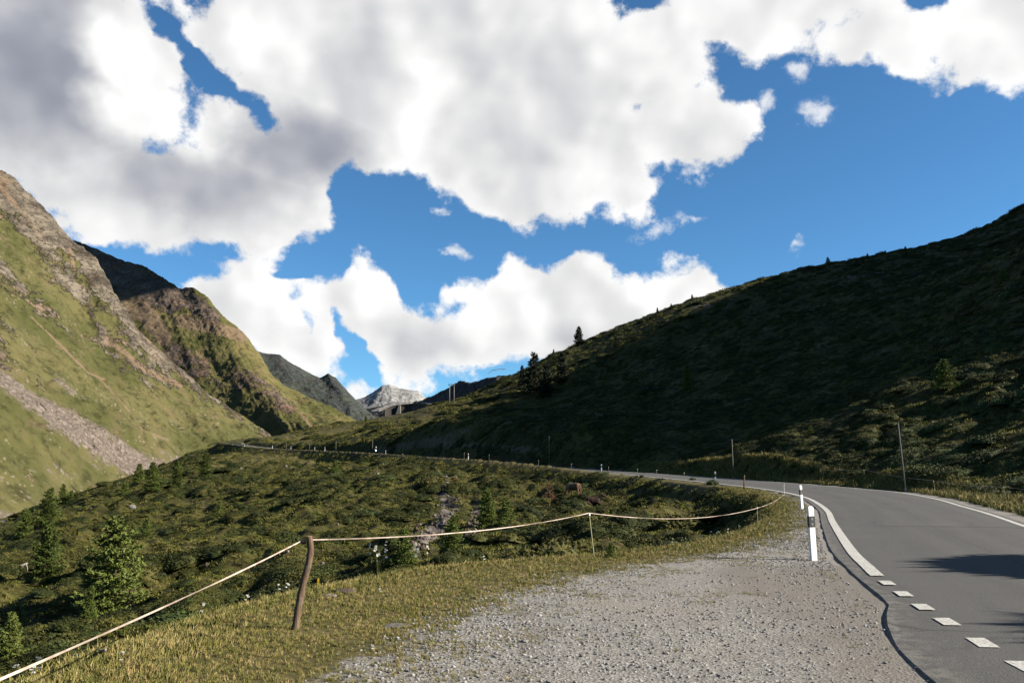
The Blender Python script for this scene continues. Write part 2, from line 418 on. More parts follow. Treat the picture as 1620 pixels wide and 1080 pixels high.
def ground(x, y, full=False):
    x = np.asarray(x, float); y = np.asarray(y, float)
    shp = x.shape; x = x.ravel(); y = y.ravel()
    r = np.hypot(x, y)
    xc = x * np.minimum(1, 640 / np.maximum(r, 1)); yc = y * np.minimum(1, 640 / np.maximum(r, 1))
    base = tps(xc, yc)
    far = sstep(450, 800, r)
    base = base * (1 - far) + (-45.0) * far
    sd = np.full(x.shape, -100.0); k = (r < 420)
    sd[k] = poly_sd(x[k], y[k], FLAT)
    out = -sd
    rz = np.zeros(x.shape); hill = x > 0
    rz[k], hill[k] = road_level(x[k], y[k])
    # hummocky ground away from the road
    am = sstep(0.0, 7.0, out)
    hum = 0.42 * fbm(x / 7.0, y / 7.0, 3, 3) + 1.3 * fbm(x / 34.0, y / 34.0, 2, 9) * sstep(8, 40, out) * sstep(0, 60, out + 10)
    mound = np.maximum(-0.15, fbm(x / 4.2, y / 4.8, 3, 5) + 0.1)
    onspur = np.exp(-((x - 42) / 26) ** 2 - ((y - 72) / 24) ** 2)
    hum = hum + 1.75 * mound * np.where(hill, 0.35 + 0.65 * onspur, 1.0) * sstep(16, 40, r) * np.clip(1.5 - r / 400, 0.4, 1)
    ht = base + am * hum
    # cattle terraces along the slopes
    ter = np.sin((base + 1.2 * fbm(x / 18, y / 18, 2, 21)) * 2 * math.pi / 1.5)
    ht = ht + am * 0.10 * ter * sstep(6, 25, base + 6 * hill) 
    # the road is cut into the hill foot here: a steep bank above the far stretch
    cut = 4.6 * sstep(0.6, 6.5, out) * (1 - sstep(8, 42, out)) * sstep(104, 128, y) * (1 - sstep(185, 225, y)) * hill
    ht = ht + cut
    w = np.where(hill, 2.2, 3.2)
    f = sstep(0, 1, 1 - out / w)
    pad = rz - 0.035 + 0.025 * fbm(x / 1.7, y / 1.7, 3, 31)
    # grass verge a touch higher than the gravel
    z = ht * (1 - f) + pad * f
    z = np.where(out < 0, pad, z)
    # the raised grass berm on the valley side of the far road
    z = z + 0.55 * np.exp(-((out + 0.3) / 0.75) ** 2) * sstep(98, 122, y) * (~hill) * (r < 400)
    if full: return z.reshape(shp), out.reshape(shp), hill.reshape(shp)
    return z.reshape(shp)
def hit(u, v, t0=3.0, t1=900.0):
    """the ground point that stands at a pixel of the photograph"""
    d = ray(u, v); d = d / d[1]
    t = np.exp(np.linspace(math.log(t0), math.log(t1), 1500))
    z = CAM_H + d[2] * t
    g = ground(d[0] * t, t)
    k = np.argmax(z < g)
    if not (z < g).any(): k = np.argmin(z - g)
    lo, hi = t[max(k - 1, 0)], t[k]
    tt = np.linspace(lo, hi, 60); z = CAM_H + d[2] * tt; g = ground(d[0] * tt, tt)
    j = np.argmax(z <= g) if (z <= g).any() else 59
    return np.array([d[0] * tt[j], tt[j], g[j]])

# ------------------------------------------------------------------ ground materials
def _gravel_col(b):
    v1 = b.vor(b.pos, 34.0, out='Color'); 
    s = b.v('DOT_PRODUCT', v1, (0.33, 0.33, 0.33))
    v2 = b.vor(b.pos, 120.0, out='Color'); s2 = b.v('DOT_PRODUCT', v2, (0.33, 0.33, 0.33))
    big = b.noise(b.pos, 0.55, 5, 0.6)
    c = b.ramp(s, [(0.0, (0.13, 0.123, 0.113)), (0.35, (0.30, 0.287, 0.265)), (0.65, (0.48, 0.46, 0.425)), (1.0, (0.90, 0.87, 0.81))])
    c2 = b.ramp(s2, [(0.1, (0.17, 0.16, 0.147)), (0.5, (0.33, 0.315, 0.29)), (0.9, (0.56, 0.535, 0.49))])
    c = b.mix(0.35, c, c2)
    # worn sandy tracks between coarser stones
    dirt = b.rng(big, 0.47, 0.66)
    c = b.mix(b.m('MULTIPLY', dirt, 0.55), c, b.mix(b.noise(b.pos, 14, 4), (0.29, 0.265, 0.225), (0.46, 0.42, 0.36)))
    h = b.m('ADD', b.m('MULTIPLY', b.vor(b.pos, 34.0), 0.5), b.m('MULTIPLY', b.noise(b.pos, 60, 3), 0.5))
    return c, h
def _grass_col(b):
    n = b.noise(b.pos, 1.3, 5, 0.6); n2 = b.noise(b.pos, 16, 4, 0.6)
    c = b.ramp(n, [(0.3, (0.095, 0.105, 0.028)), (0.5, (0.17, 0.145, 0.05)), (0.68, (0.25, 0.20, 0.095))])
    return b.mix(b.m('MULTIPLY', n2, 0.5), c, (0.06, 0.05, 0.025))
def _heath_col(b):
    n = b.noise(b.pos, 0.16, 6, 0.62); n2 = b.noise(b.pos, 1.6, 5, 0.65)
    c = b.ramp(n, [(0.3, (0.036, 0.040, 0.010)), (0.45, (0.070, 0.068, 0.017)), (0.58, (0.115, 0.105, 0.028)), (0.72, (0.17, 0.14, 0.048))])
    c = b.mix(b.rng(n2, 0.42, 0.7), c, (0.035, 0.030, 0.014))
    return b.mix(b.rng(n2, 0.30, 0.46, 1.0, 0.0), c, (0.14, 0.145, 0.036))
def _terrain_mat(b):
    g = b.attr('gravel'); v = b.attr('verge'); sc = b.attr('scree'); ea = b.attr('earth')
    brk = b.m('SUBTRACT', b.noise(b.pos, 1.1, 6, 0.7), 0.5)
    dz_ = b.attr('dirt')
    gm = b.rng(b.m('ADD', g, b.m('MULTIPLY', brk, 1.1)), 0.42, 0.60)
    gc, gh = _gravel_col(b)
    gc = b.mix(b.m('MULTIPLY', b.rng(b.m('ADD', dz_, b.m('MULTIPLY', brk, 0.8)), 0.35, 0.75), 0.8), gc, b.mix(b.noise(b.pos, 22, 5, 0.7), (0.17, 0.155, 0.135), (0.38, 0.35, 0.31)))
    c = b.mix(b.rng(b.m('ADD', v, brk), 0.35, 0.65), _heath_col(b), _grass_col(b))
    scm = b.rng(b.m('ADD', sc, b.m('MULTIPLY', brk, 0.9)), 0.42, 0.62)
    stone = b.ramp(b.v('DOT_PRODUCT', b.vor(b.pos, 2.2, out='Color'), (0.33, 0.33, 0.33)), [(0.1, (0.06, 0.052, 0.045)), (0.5, (0.17, 0.145, 0.125)), (0.9, (0.34, 0.32, 0.30))])
    c = b.mix(scm, c, stone)
    eam = b.rng(b.m('ADD', ea, b.m('MULTIPLY', brk, 0.7)), 0.4, 0.6)
    c = b.mix(eam, c, b.mix(b.noise(b.pos, 2.0, 5, 0.6), (0.09, 0.068, 0.045), (0.28, 0.215, 0.15)))
    c = b.mix(gm, c, gc)
    hh = b.m('MULTIPLY_ADD', b.m('SUBTRACT', gh, 0.5), gm, b.m('MULTIPLY', b.noise(b.pos, 7, 5, 0.7), 1.0))
    return c, b.bump(hh, 0.55, 0.03)
MAT_TERRAIN = material('ground_cover', _terrain_mat, 0.95, 0.1)

def strokes(u, v, lst):
    """soft mask of patches given as polylines with widths (in the photograph's measure)"""
    m = np.zeros(u.shape)
    for pl, w0, w1, amp in lst:
        best = np.full(u.shape, 0.0)
        n = len(pl) - 1
        for i in range(n):
            (ax, ay), (bx, by) = pl[i], pl[i + 1]
            ex, ey = bx - ax, by - ay
            t = np.clip(((u - ax) * ex + (v - ay) * ey) / (ex * ex + ey * ey + 1e-9), 0, 1)
            d = np.hypot(u - ax - t * ex, v - ay - t * ey)
            w = w0 + (w1 - w0) * (i + t) / n
            best = np.maximum(best, np.clip(1 - d / w, 0, 1))
        m = np.maximum(m, best * amp)
    return m

# ------------------------------------------------------------------ terrain sheet (finer towards the place where one stands)
def dirt_zone(x, y):
    wl = np.interp(y, LE[:70, 1], LE[:70, 0])
    return np.clip(1.15 - (wl - x) / 2.6, 0, 1) * sstep(17, 13, y) + 0.6 * np.clip(1 - np.abs(wl - x - 3.2 - 0.12 * y) / 0.55, 0, 1) * sstep(14, 10, y)
KNOLLS = [([(330, 735), (420, 722), (520, 728)], 26, 18, 0.9), ([(420, 702), (520, 690), (640, 668)], 20, 22, 0.8), ([(160, 785), (260, 755)], 12, 12, 0.6), ([(640, 645), (690, 645)], 10, 10, 0.7)]
def build_terrain():
    az = np.concatenate([np.linspace(-180, -60, 50, endpoint=False), np.linspace(-60, -36, 50, endpoint=False), np.linspace(-36, 36, 560, endpoint=False),
                         np.linspace(36, 70, 90, endpoint=False), np.linspace(70, 180, 46, endpoint=False)])
    az = np.radians(az); na = len(az)
    rr = np.concatenate([[0.4, 1.0, 1.6, 2.2, 2.8], np.exp(np.linspace(math.log(3.3), math.log(420), 560)), np.exp(np.linspace(math.log(430), math.log(9000), 45))])
    nr = len(rr)
    A, Rr = np.meshgrid(az, rr)
    X = Rr * np.sin(A); Y = Rr * np.cos(A)
    Z, out, hill = ground(X, Y, True)
    u, v = pix(X, Y, Z)
    u = np.where(Y > 1, u, -9999)
    k = np.arange(na); k2 = (k + 1) % na
    rows = np.arange(nr - 1)[:, None] * na
    F = np.stack([rows + k, rows + k2, rows + na + k2, rows + na + k], -1).reshape(-1, 4)
    x, y = X.ravel(), Y.ravel(); near = np.hypot(x, y) < 130
    grv = np.full(x.shape, 0.0)
    sdg = poly_sd(x[near], y[near], GRAVEL); grv[near] = np.clip(0.56 + sdg / 2.6, 0, 1)
    # bare gravel shoulder beside the right edge line
    so_ = np.clip(1.0 - np.abs(out.ravel() + 0.75) / 0.9, 0, 1) * hill.ravel() * (y > -20)
    grv = np.maximum(grv, so_)
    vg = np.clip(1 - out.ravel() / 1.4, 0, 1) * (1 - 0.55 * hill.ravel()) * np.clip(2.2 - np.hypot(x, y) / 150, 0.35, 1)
    scr = strokes(u.ravel(), v.ravel(), [([(700, 768), (712, 800), (695, 835), (655, 862)], 24, 30, 0.9), ([(760, 800), (745, 850)], 22, 22, 0.7), ([(560, 748), (480, 775)], 9, 12, 0.45),
                                         ([(20, 842), (5, 820)], 18, 18, 0.8), ([(640, 723), (600, 745)], 10, 22, 0.55), ([(1100, 482), (1150, 480)], 16, 14, 0.7), ([(1340, 440), (1400, 430)], 30, 24, 0.55)])
    ear = strokes(u.ravel(), v.ravel(), [([(196, 930), (204, 958), (216, 985)], 24, 16, 1.2), ([(740, 680), (700, 692), (600, 712)], 12, 22, 0.65), ([(300, 790), (330, 800), (250, 815)], 7, 7, 0.6), ([(600, 712), (700, 702), (850, 712)], 8, 14, 0.8),
                                         ([(560, 660), (690, 655)], 8, 16, 0.5)])
    vg = np.maximum(vg, strokes(u.ravel(), v.ravel(), KNOLLS) * (y > 150))
    drt = dirt_zone(x, y)
    r = np.hypot(x, y)
    V = np.column_stack([x, y, Z.ravel()])
    hx = hill.ravel(); o_ = out.ravel()
    fc = F
    f_out = o_[fc].mean(1); f_h = hx[fc].mean(1) > 0.5; f_g = grv[fc].mean(1); f_r = r[fc].mean(1)
    cat = np.zeros(len(F), int)                                  # heath slope
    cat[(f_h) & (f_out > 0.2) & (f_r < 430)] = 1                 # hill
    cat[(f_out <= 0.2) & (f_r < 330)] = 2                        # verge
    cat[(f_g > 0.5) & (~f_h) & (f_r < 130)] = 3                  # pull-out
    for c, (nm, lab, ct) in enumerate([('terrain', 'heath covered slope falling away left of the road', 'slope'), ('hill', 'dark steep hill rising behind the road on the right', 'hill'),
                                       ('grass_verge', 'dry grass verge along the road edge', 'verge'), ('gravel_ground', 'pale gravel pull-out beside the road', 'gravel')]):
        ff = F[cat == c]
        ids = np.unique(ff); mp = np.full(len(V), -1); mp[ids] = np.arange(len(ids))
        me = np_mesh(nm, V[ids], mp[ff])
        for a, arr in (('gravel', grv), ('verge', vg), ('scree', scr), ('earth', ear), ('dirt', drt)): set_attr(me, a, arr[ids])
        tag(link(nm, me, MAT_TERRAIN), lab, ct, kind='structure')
build_terrain()

# ------------------------------------------------------------------ road
def _asphalt(b):
    lat = b.attr('lat'); al = b.attr('along')
    cb = b.N.new('ShaderNodeCombineXYZ'); b.put(cb.inputs[0], b.m('MULTIPLY', lat, 6.3)); b.put(cb.inputs[1], b.m('MULTIPLY', al, 0.10)); q = cb.outputs[0]
    n = b.noise(b.pos, 0.30, 6, 0.65); f = b.noise(b.pos, 90, 3, 0.75); sp = b.vor(b.pos, 75.0, out='Color')
    c = b.ramp(n, [(0.3, (0.088, 0.089, 0.083)), (0.5, (0.118, 0.118, 0.109)), (0.7, (0.150, 0.149, 0.136))])
    c = b.mix(b.rng(b.noise(q, 1.3, 5, 0.6), 0.4, 0.62, 0, 0.65), c, (0.078, 0.078, 0.076))          # streaks along the lane
    wt = b.m('MAXIMUM', b.rng(b.m('ABSOLUTE', b.m('SUBTRACT', b.m('ABSOLUTE', b.m('SUBTRACT', lat, 0.27)), 0.13)), 0.0, 0.07, 0.5, 0.0),
             b.rng(b.m('ABSOLUTE', b.m('SUBTRACT', b.m('ABSOLUTE', b.m('SUBTRACT', lat, 0.74)), 0.13)), 0.0, 0.07, 0.5, 0.0))
    c = b.mix(wt, c, (0.165, 0.162, 0.148))                                                          # polished wheel tracks
    c = b.mix(0.5, c, b.mix(f, (0.045, 0.045, 0.045), (0.20, 0.198, 0.188)))
    sv = b.v('DOT_PRODUCT', sp, (0.33, 0.33, 0.33))
    c = b.mix(b.rng(sv, 0.66, 0.80, 0, 0.6), c, (0.27, 0.26, 0.24))
    seam = b.rng(b.m('ABSOLUTE', b.m('SUBTRACT', b.m('ADD', lat, b.m('MULTIPLY', b.m('SUBTRACT', b.noise(b.pos, 0.8, 3), 0.5), 0.012)), 0.507)), 0.0, 0.006, 0.55, 0.0)
    c = b.mix(seam, c, (0.05, 0.05, 0.05))
    cr = b.m('MULTIPLY', b.rng(b.vor(b.v('ADD', b.pos, b.v('MULTIPLY', b.v('SUBTRACT', b_col(b, b.pos, 1.2), (0.5, 0.5, 0.5)), (0.8, 0.8, 0))), 0.33, 'DISTANCE_TO_EDGE'), 0.0, 0.012, 0.7, 0.0), b.rng(b.noise(b.pos, 0.12, 2), 0.5, 0.6))
    c = b.mix(cr, c, (0.035, 0.035, 0.035))
    ed = b.m('MULTIPLY', b.m('MAXIMUM', b.rng(lat, 0.0, 0.07, 1, 0), b.rng(lat, 0.94, 1.0)), b.rng(b.noise(b.pos, 5, 5, 0.7), 0.42, 0.62))
    c = b.mix(b.m('MULTIPLY', ed, 0.75), c, (0.30, 0.28, 0.25))
    return c, b.bump(b.m('ADD', f, b.vor(b.pos, 75.0)), 0.5, 0.008)
def b_col(b, vec, sc):
    n = b.N.new('ShaderNodeTexNoise'); b.put(n.inputs['Vector'], vec); n.inputs['Scale'].default_value = sc
    return n.outputs['Color']
MAT_ASPHALT = material('asphalt', _asphalt, 0.8, 0.25)
def _paint(b):
    n = b.noise(b.pos, 30, 5, 0.7); m = b.noise(b.pos, 2.0, 4, 0.6)
    c = b.mix(b.rng(n, 0.48, 0.62, 0, 0.85), (0.95, 0.93, 0.85), (0.32, 0.315, 0.29))
    c = b.mix(b.rng(b.noise(b.pos, 9, 4, 0.7), 0.55, 0.68, 0, 0.7), c, (0.24, 0.235, 0.22))
    return b.mix(b.rng(m, 0.5, 0.75, 0, 0.25), c, (0.50, 0.48, 0.42)), None
MAT_PAINT = material('road_paint', lambda b: _paint(b)[0], 0.6, 0.3)

def ribbon(name, offs, zoff, i0, i1, mat, parent=None, wob=0.0):
    """cross-section (offset from the left edge or a function of index, height) swept along the road"""
    idx = np.arange(i0, i1)
    V = []
    for o, zz in zip(offs, zoff):
        ov = o(idx) if callable(o) else np.full(len(idx), float(o))
        if wob and o is offs[0]: ov = ov + wob * fbm(LS[idx] / 2.6, LS[idx] * 0 + 0.5, 5, 40, 0.6)
        V.append(np.column_stack([LE[idx, :2] + NRM[idx] * ov[:, None], LE[idx, 2] + zz]))
    V = np.stack(V, 1); n, m, _ = V.shape
    a = np.arange(n - 1)[:, None] * m + np.arange(m - 1)
    F = np.stack([a, a + 1, a + m + 1, a + m], -1).reshape(-1, 4)
    return link(name, np_mesh(name, V.reshape(-1, 3), F, False), mat, parent)
LE_M, LS_M = LE, LS
# a finer sampling for the road itself
LE, LS = resample(catmull(LE_RAW, 40), 0.35)
tan = np.gradient(LE[:, :2], axis=0); tan /= np.linalg.norm(tan, axis=1)[:, None]
NRM = np.stack([tan[:, 1], -tan[:, 0]], 1)
WID = np.interp(LE[:, 1], [10, 25, 38, 54, 62, 100], [5.2, 5.25, 5.9, 7.2, 7.0, 6.0])
def at_y(y): return int(np.argmin(np.abs(LE[:, 1] - y) + 1e4 * (LE[:, 0] < -120)))
def lead(i):      # the asphalt lip outside the edge line; wider where the pull-out joins
    return -np.interp(LE[i, 1], [6.5, 7.1, 8.05, 8.84, 9.54, 10.3, 11, 13, 15.7, 18, 23, 34], [0.80, 0.76, 0.68, 0.56, 0.42, 0.24, 0.20, 0.20, 0.25, 0.28, 0.25, 0.2])
i_far = int(np.argmin(np.abs(LE[:, 1] - 289)))
fr = np.linspace(0, 1, 15)
road = ribbon('road', [lambda i: lead(i) - 0.10, lead] + [(lambda i, f=f: lead(i) * (1 - f) + (WID[i] + 0.25) * f) for f in fr[1:-1]] + [lambda i: WID[i] + 0.25, lambda i: WID[i] + 0.32],
              [-0.10, -0.010] + [0.03 * math.sin(math.pi * f) - 0.012 * (1 - f) for f in fr[1:-1]] + [0.0, -0.16], 0, i_far, MAT_ASPHALT, wob=0.05)
set_attr(road.data, 'lat', np.tile(np.concatenate([[0], fr, [1]]), i_far)); set_attr(road.data, 'along', np.repeat(LS[:i_far], 17))
tag(road, 'grey asphalt mountain road curving away to the left', 'road', kind='structure')
ribbon('edge_line', [0.0, 0.2], [0.006 + 0.0, 0.012], at_y(12.9), i_far, MAT_PAINT, road)
ribbon('edge_line', [lambda i: WID[i] - 0.15, lambda i: WID[i] + 0.02], [0.012, 0.010], at_y(-20), i_far, MAT_PAINT, road)
for y0 in (12.22, 11.16, 10.12, 9.16, 8.08, 7.1, 6.1, 5.1, 4.1, 3.1):
    k0 = float(np.interp(y0, LE[:at_y(60), 1], LS[:at_y(60)])); q = []
    for ss in (k0 - 0.22, k0 + 0.22):
        a_ = np.array([np.interp(ss, LS, LE[:, k]) for k in range(3)]); n_ = np.array([np.interp(ss, LS, NRM[:, k]) for k in range(2)])
        q += [(a_[0] + n_[0] * o_, a_[1] + n_[1] * o_, a_[2] + z_) for o_, z_ in ((0.01, 0.007), (0.18, 0.011))]
    link('edge_dash', np_mesh('edge_dash', q, [(0, 1, 3, 2)], False), MAT_PAINT, road)

# ------------------------------------------------------------------ mountains: each a real slope lofted from foot to crest, with a back
def _mountain_mat(grass_a, grass_b, rock_a, rock_b, sc_bump=3.0, fine=0.06):
    def f(b):
        rk = b.attr('rock'); sr = b.attr('scree'); tn = b.attr('tan')
        n = b.noise(b.pos, 0.012, 6, 0.6); n2 = b.noise(b.pos, fine, 8, 0.7)
        brk = b.m('ADD', b.m('SUBTRACT', b.noise(b.pos, 0.03, 8, 0.74), 0.5), b.m('MULTIPLY', b.m('SUBTRACT', b.noise(b.pos, 0.16, 5, 0.7), 0.5), 0.7))
        g = b.mix(b.rng(n, 0.38, 0.62), grass_a, grass_b)
        g = b.mix(b.rng(n2, 0.46, 0.66, 0, 0.8), g, tuple(0.42 * c for c in grass_a))
        g = b.mix(b.rng(b.noise(b.pos, 0.035, 6, 0.7), 0.5, 0.68, 0, 0.65), g, (grass_b[0] * 1.12, grass_b[1] * 0.92, grass_b[2] * 1.25))
        pale = b.rng(b.v('DOT_PRODUCT', b.vor(b.pos, 0.62, out='Color'), (0.33, 0.33, 0.33)), 0.72, 0.78, 0, 0.7)
        g = b.mix(b.m('MULTIPLY', pale, b.rng(b.noise(b.pos, 0.02, 4, 0.6), 0.45, 0.62)), g, rock_b)
        # strata and broken faces
        st = nt_scale(b, b.pos, (0.6, 0.6, 1.05))
        s = b.noise(st, 0.05, 8, 0.7)
        r = b.mix(b.rng(s, 0.35, 0.65), rock_a, rock_b)
        r = b.mix(b.rng(b.noise(b.pos, 0.02, 4), 0.52, 0.68, 0, 0.6), r, (rock_b[0] * 0.95, rock_b[1] * 0.72, rock_b[2] * 0.55))
        ck = b.m('ABSOLUTE', b.m('SUBTRACT', b.noise(st, 0.11, 6, 0.65), 0.5))
        r = b.mix(b.rng(ck, 0.0, 0.05, 0.75, 0.0), r, (0.04, 0.034, 0.03))
        m = b.rng(b.m('ADD', rk, b.m('MULTIPLY', brk, 1.7)), 0.44, 0.58)
        c = b.mix(m, g, r)
        cc = b.ramp(b.v('DOT_PRODUCT', b.vor(b.pos, 0.55, out='Color'), (0.33, 0.33, 0.33)), [(0.1, (0.10, 0.08, 0.065)), (0.5, (0.20, 0.165, 0.135)), (0.9, (0.34, 0.29, 0.25))])
        c = b.mix(b.rng(b.m('ADD', sr, b.m('MULTIPLY', brk, 1.5)), 0.40, 0.66), c, cc)
        c = b.mix(b.rng(b.m('ADD', tn, b.m('MULTIPLY', brk, 0.7)), 0.42, 0.62, 0.0, 0.85), c, b.mix(b.noise(b.pos, 0.2, 6), (0.20, 0.135, 0.085), (0.34, 0.245, 0.165)))
        h = b.m('ADD', b.m('MULTIPLY', s, m), b.m('MULTIPLY', n2, 0.35))
        return c, b.bump(h, 1.0, sc_bump)
    return f
def nt_scale(b, vec, s): return b.v('MULTIPLY', vec, s)

def mountain(name, label, pairs, nu, nv, amp, mat, masks=None, back=250.0, seed=50, bulge=0.0, crest_amp=0.35, scale=90.0, sharp=True, ribw=0.75):
    cr = np.array([P(*p[0]) for p in pairs]); ft = np.array([P(*p[1]) for p in pairs])
    k = np.linspace(0, len(pairs) - 1, nu)
    def samp(a):
        q = np.stack([np.interp(k, np.arange(len(a)), a[:, j]) for j in range(3)], 1)
        for _ in range(2): q[1:-1] = 0.25 * q[:-2] + 0.5 * q[1:-1] + 0.25 * q[2:]
        return q
    cr = samp(cr); ft = samp(ft)
    tt = np.linspace(0, 1, nv)
    # small knobs of the crest belong to the crest only; the flank below follows its broad run
    cs = cr.copy()
    for _ in range(int(nu * 2.2)): cs[1:-1] = 0.25 * cs[:-2] + 0.5 * cs[1:-1] + 0.25 * cs[2:]
    G = ft[None] * (1 - tt)[:, None, None] + cs[None] * tt[:, None, None] + (cr - cs)[None] * (tt ** 5)[:, None, None]
    G[..., 2] += bulge * np.sin(tt * math.pi)[:, None]
    # fall direction in plan
    dh = ft - cr; dh[:, 2] = 0; dh /= np.linalg.norm(dh, axis=1)[:, None] + 1e-9
    nb = 14
    bt = np.linspace(0, 1, nb + 1)[1:]
    B = cr[None] - dh[None] * (bt * back)[:, None, None]
    B[..., 2] -= (back * 0.75 * bt ** 1.15)[:, None]
    G = np.concatenate([G, B], 0)
    X, Y, Z = G[..., 0], G[..., 1], G[..., 2]
    T = np.concatenate([tt, 1 - bt])[:, None] * np.ones((1, nu))
    env = sstep(0, 0.15, T) * (crest_amp + (1 - crest_amp) * (1 - sstep(0.8, 1.0, T)))
    # ribs and gullies run down the slope: noise in (along, across) frame, stretched along the fall line
    al = k[None] * np.ones_like(T); L = np.linalg.norm(np.diff(cr, axis=0), axis=1).sum()
    mid = 0.5 * (cr + ft); arc = np.concatenate([[0], np.cumsum(np.linalg.norm(np.diff(mid, axis=0), axis=1))])
    s_m = arc[None] * np.ones_like(T)
    h_m = np.concatenate([tt, 1 + bt * 0.4])[:, None] * np.linalg.norm(cr - ft, axis=1)[None]
    rib = fbm(s_m / scale, h_m / (scale * 3.2), 4, seed, 0.55, sharp) * (1.0 if sharp else 1.6)
    crag = fbm(X / (scale * 0.42), Y / (scale * 0.42) + Z / (scale * 0.5), 5, seed + 9, 0.6, True)
    Z2 = Z + amp * env * (ribw * rib + 0.45 * crag)
    fine = fbm(X / 17.0 + 3, Y / 17.0 + Z / 20.0, 4, seed + 20, 0.6)
    Z2 = Z2 + amp * 0.13 * fine * sstep(0, 0.1, T)
    Z2 = Z2 + amp * 0.35 * np.maximum(0, fbm(X / 26.0, Y / 26.0 + Z / 22.0, 4, seed + 31, 0.6, True)) * sstep(0.45, 0.9, T) * env
    nvt = len(T)
    a = np.arange(nvt - 1)[:, None] * nu + np.arange(nu - 1)
    F = np.stack([a, a + 1, a + nu + 1, a + nu], -1).reshape(-1, 4)
    V = np.column_stack([X.ravel(), Y.ravel(), Z2.ravel()])
    me = np_mesh(name, V, F)
    u, v = pix(V[:, 0], V[:, 1], V[:, 2])
    mk = masks(u, v, T.ravel(), rib.ravel(), crag.ravel(), fine.ravel()) if masks else {}
    for a_ in ('rock', 'scree', 'tan'): set_attr(me, a_, mk.get(a_, np.zeros(len(V))))
    o = tag(link(name, me, mat), label, 'mountain', kind='structure')
    return o

M1 = [((-520, -90, 760), (-330, 1000, 260)), ((-300, 60, 840), (-60, 885, 380)), ((-150, 165, 870), (60, 852, 440)), ((-60, 228, 890), (120, 832, 490)), ((0, 268, 900), (170, 815, 540)), ((22, 283, 899), (190, 810, 560)), ((60, 325, 895), (230, 800, 600)), ((110, 381, 885), (280, 785, 650)),
      ((150, 410, 878), (320, 775, 690)), ((172, 448, 868), (350, 765, 720)), ((192, 500, 866), (375, 755, 745)), ((245, 551, 880), (400, 745, 770)),
      ((330, 624, 905), (430, 735, 800)), ((400, 668, 920), (455, 725, 820)), ((450, 702, 930), (480, 722, 850))]
def masks1(u, v, T, rib, crag, fine):
    rock = -0.06 + 0.46 * sstep(0.35, 1.0, T) + 0.46 * crag + 0.2 * rib + 0.25 * fine
    rock = rock + 0.35 * strokes(u, v, [([(0, 300), (110, 390), (170, 460)], 60, 40, 1), ([(0, 560), (40, 520), (60, 600)], 40, 30, 1), ([(90, 460), (170, 540), (250, 620)], 55, 40, 1), ([(0, 450), (120, 520)], 40, 40, 0.8), ([(205, 500), (260, 580)], 30, 24, 0.9)])
    rock = rock - 0.55 * strokes(u, v, [([(0, 370), (60, 440), (140, 520)], 30, 22, 1), ([(0, 470), (60, 510)], 26, 20, 0.8), ([(50, 540), (180, 640), (330, 720)], 60, 90, 1), ([(0, 690), (140, 760)], 90, 80, 1), ([(110, 400), (200, 560)], 16, 20, 0.6)])
    scree = strokes(u, v, [([(-10, 590), (40, 625), (120, 680), (200, 725), (270, 750)], 26, 44, 1.0), ([(90, 600), (140, 635)], 14, 18, 0.6), ([(0, 815), (20, 822)], 22, 22, 0.8)])
    scree = np.maximum(scree, 0.50 * (fine > 0.30) * (v > 640) * (u < 190))
    tan_ = strokes(u, v, [([(48, 500), (90, 540), (140, 590), (165, 600)], 5, 6, 0.72), ([(170, 535), (230, 585), (285, 610)], 7, 8, 1), ([(150, 590), (205, 650), (225, 680), (265, 695)], 6, 7, 0.62), ([(110, 395), (118, 425)], 8, 8, 0.9), ([(275, 585), (292, 600)], 4, 4, 0.8),
                          ([(0, 295), (30, 330), (70, 380)], 14, 16, 0.6)])
    return dict(rock=np.clip(rock, 0, 1), scree=scree, tan=tan_)
MAT_M1 = material('sunlit_alpine_slope', _mountain_mat((0.102, 0.107, 0.034), (0.166, 0.153, 0.060), (0.095, 0.078, 0.058), (0.31, 0.262, 0.20), 3.2, 0.09), 0.95, 0.1)
mountain('mountain', 'steep sunlit grass and crag mountainside on the left with scree runs', M1, 420, 330, 16.0, MAT_M1, masks1, 240, 50, -14.0, sharp=False)

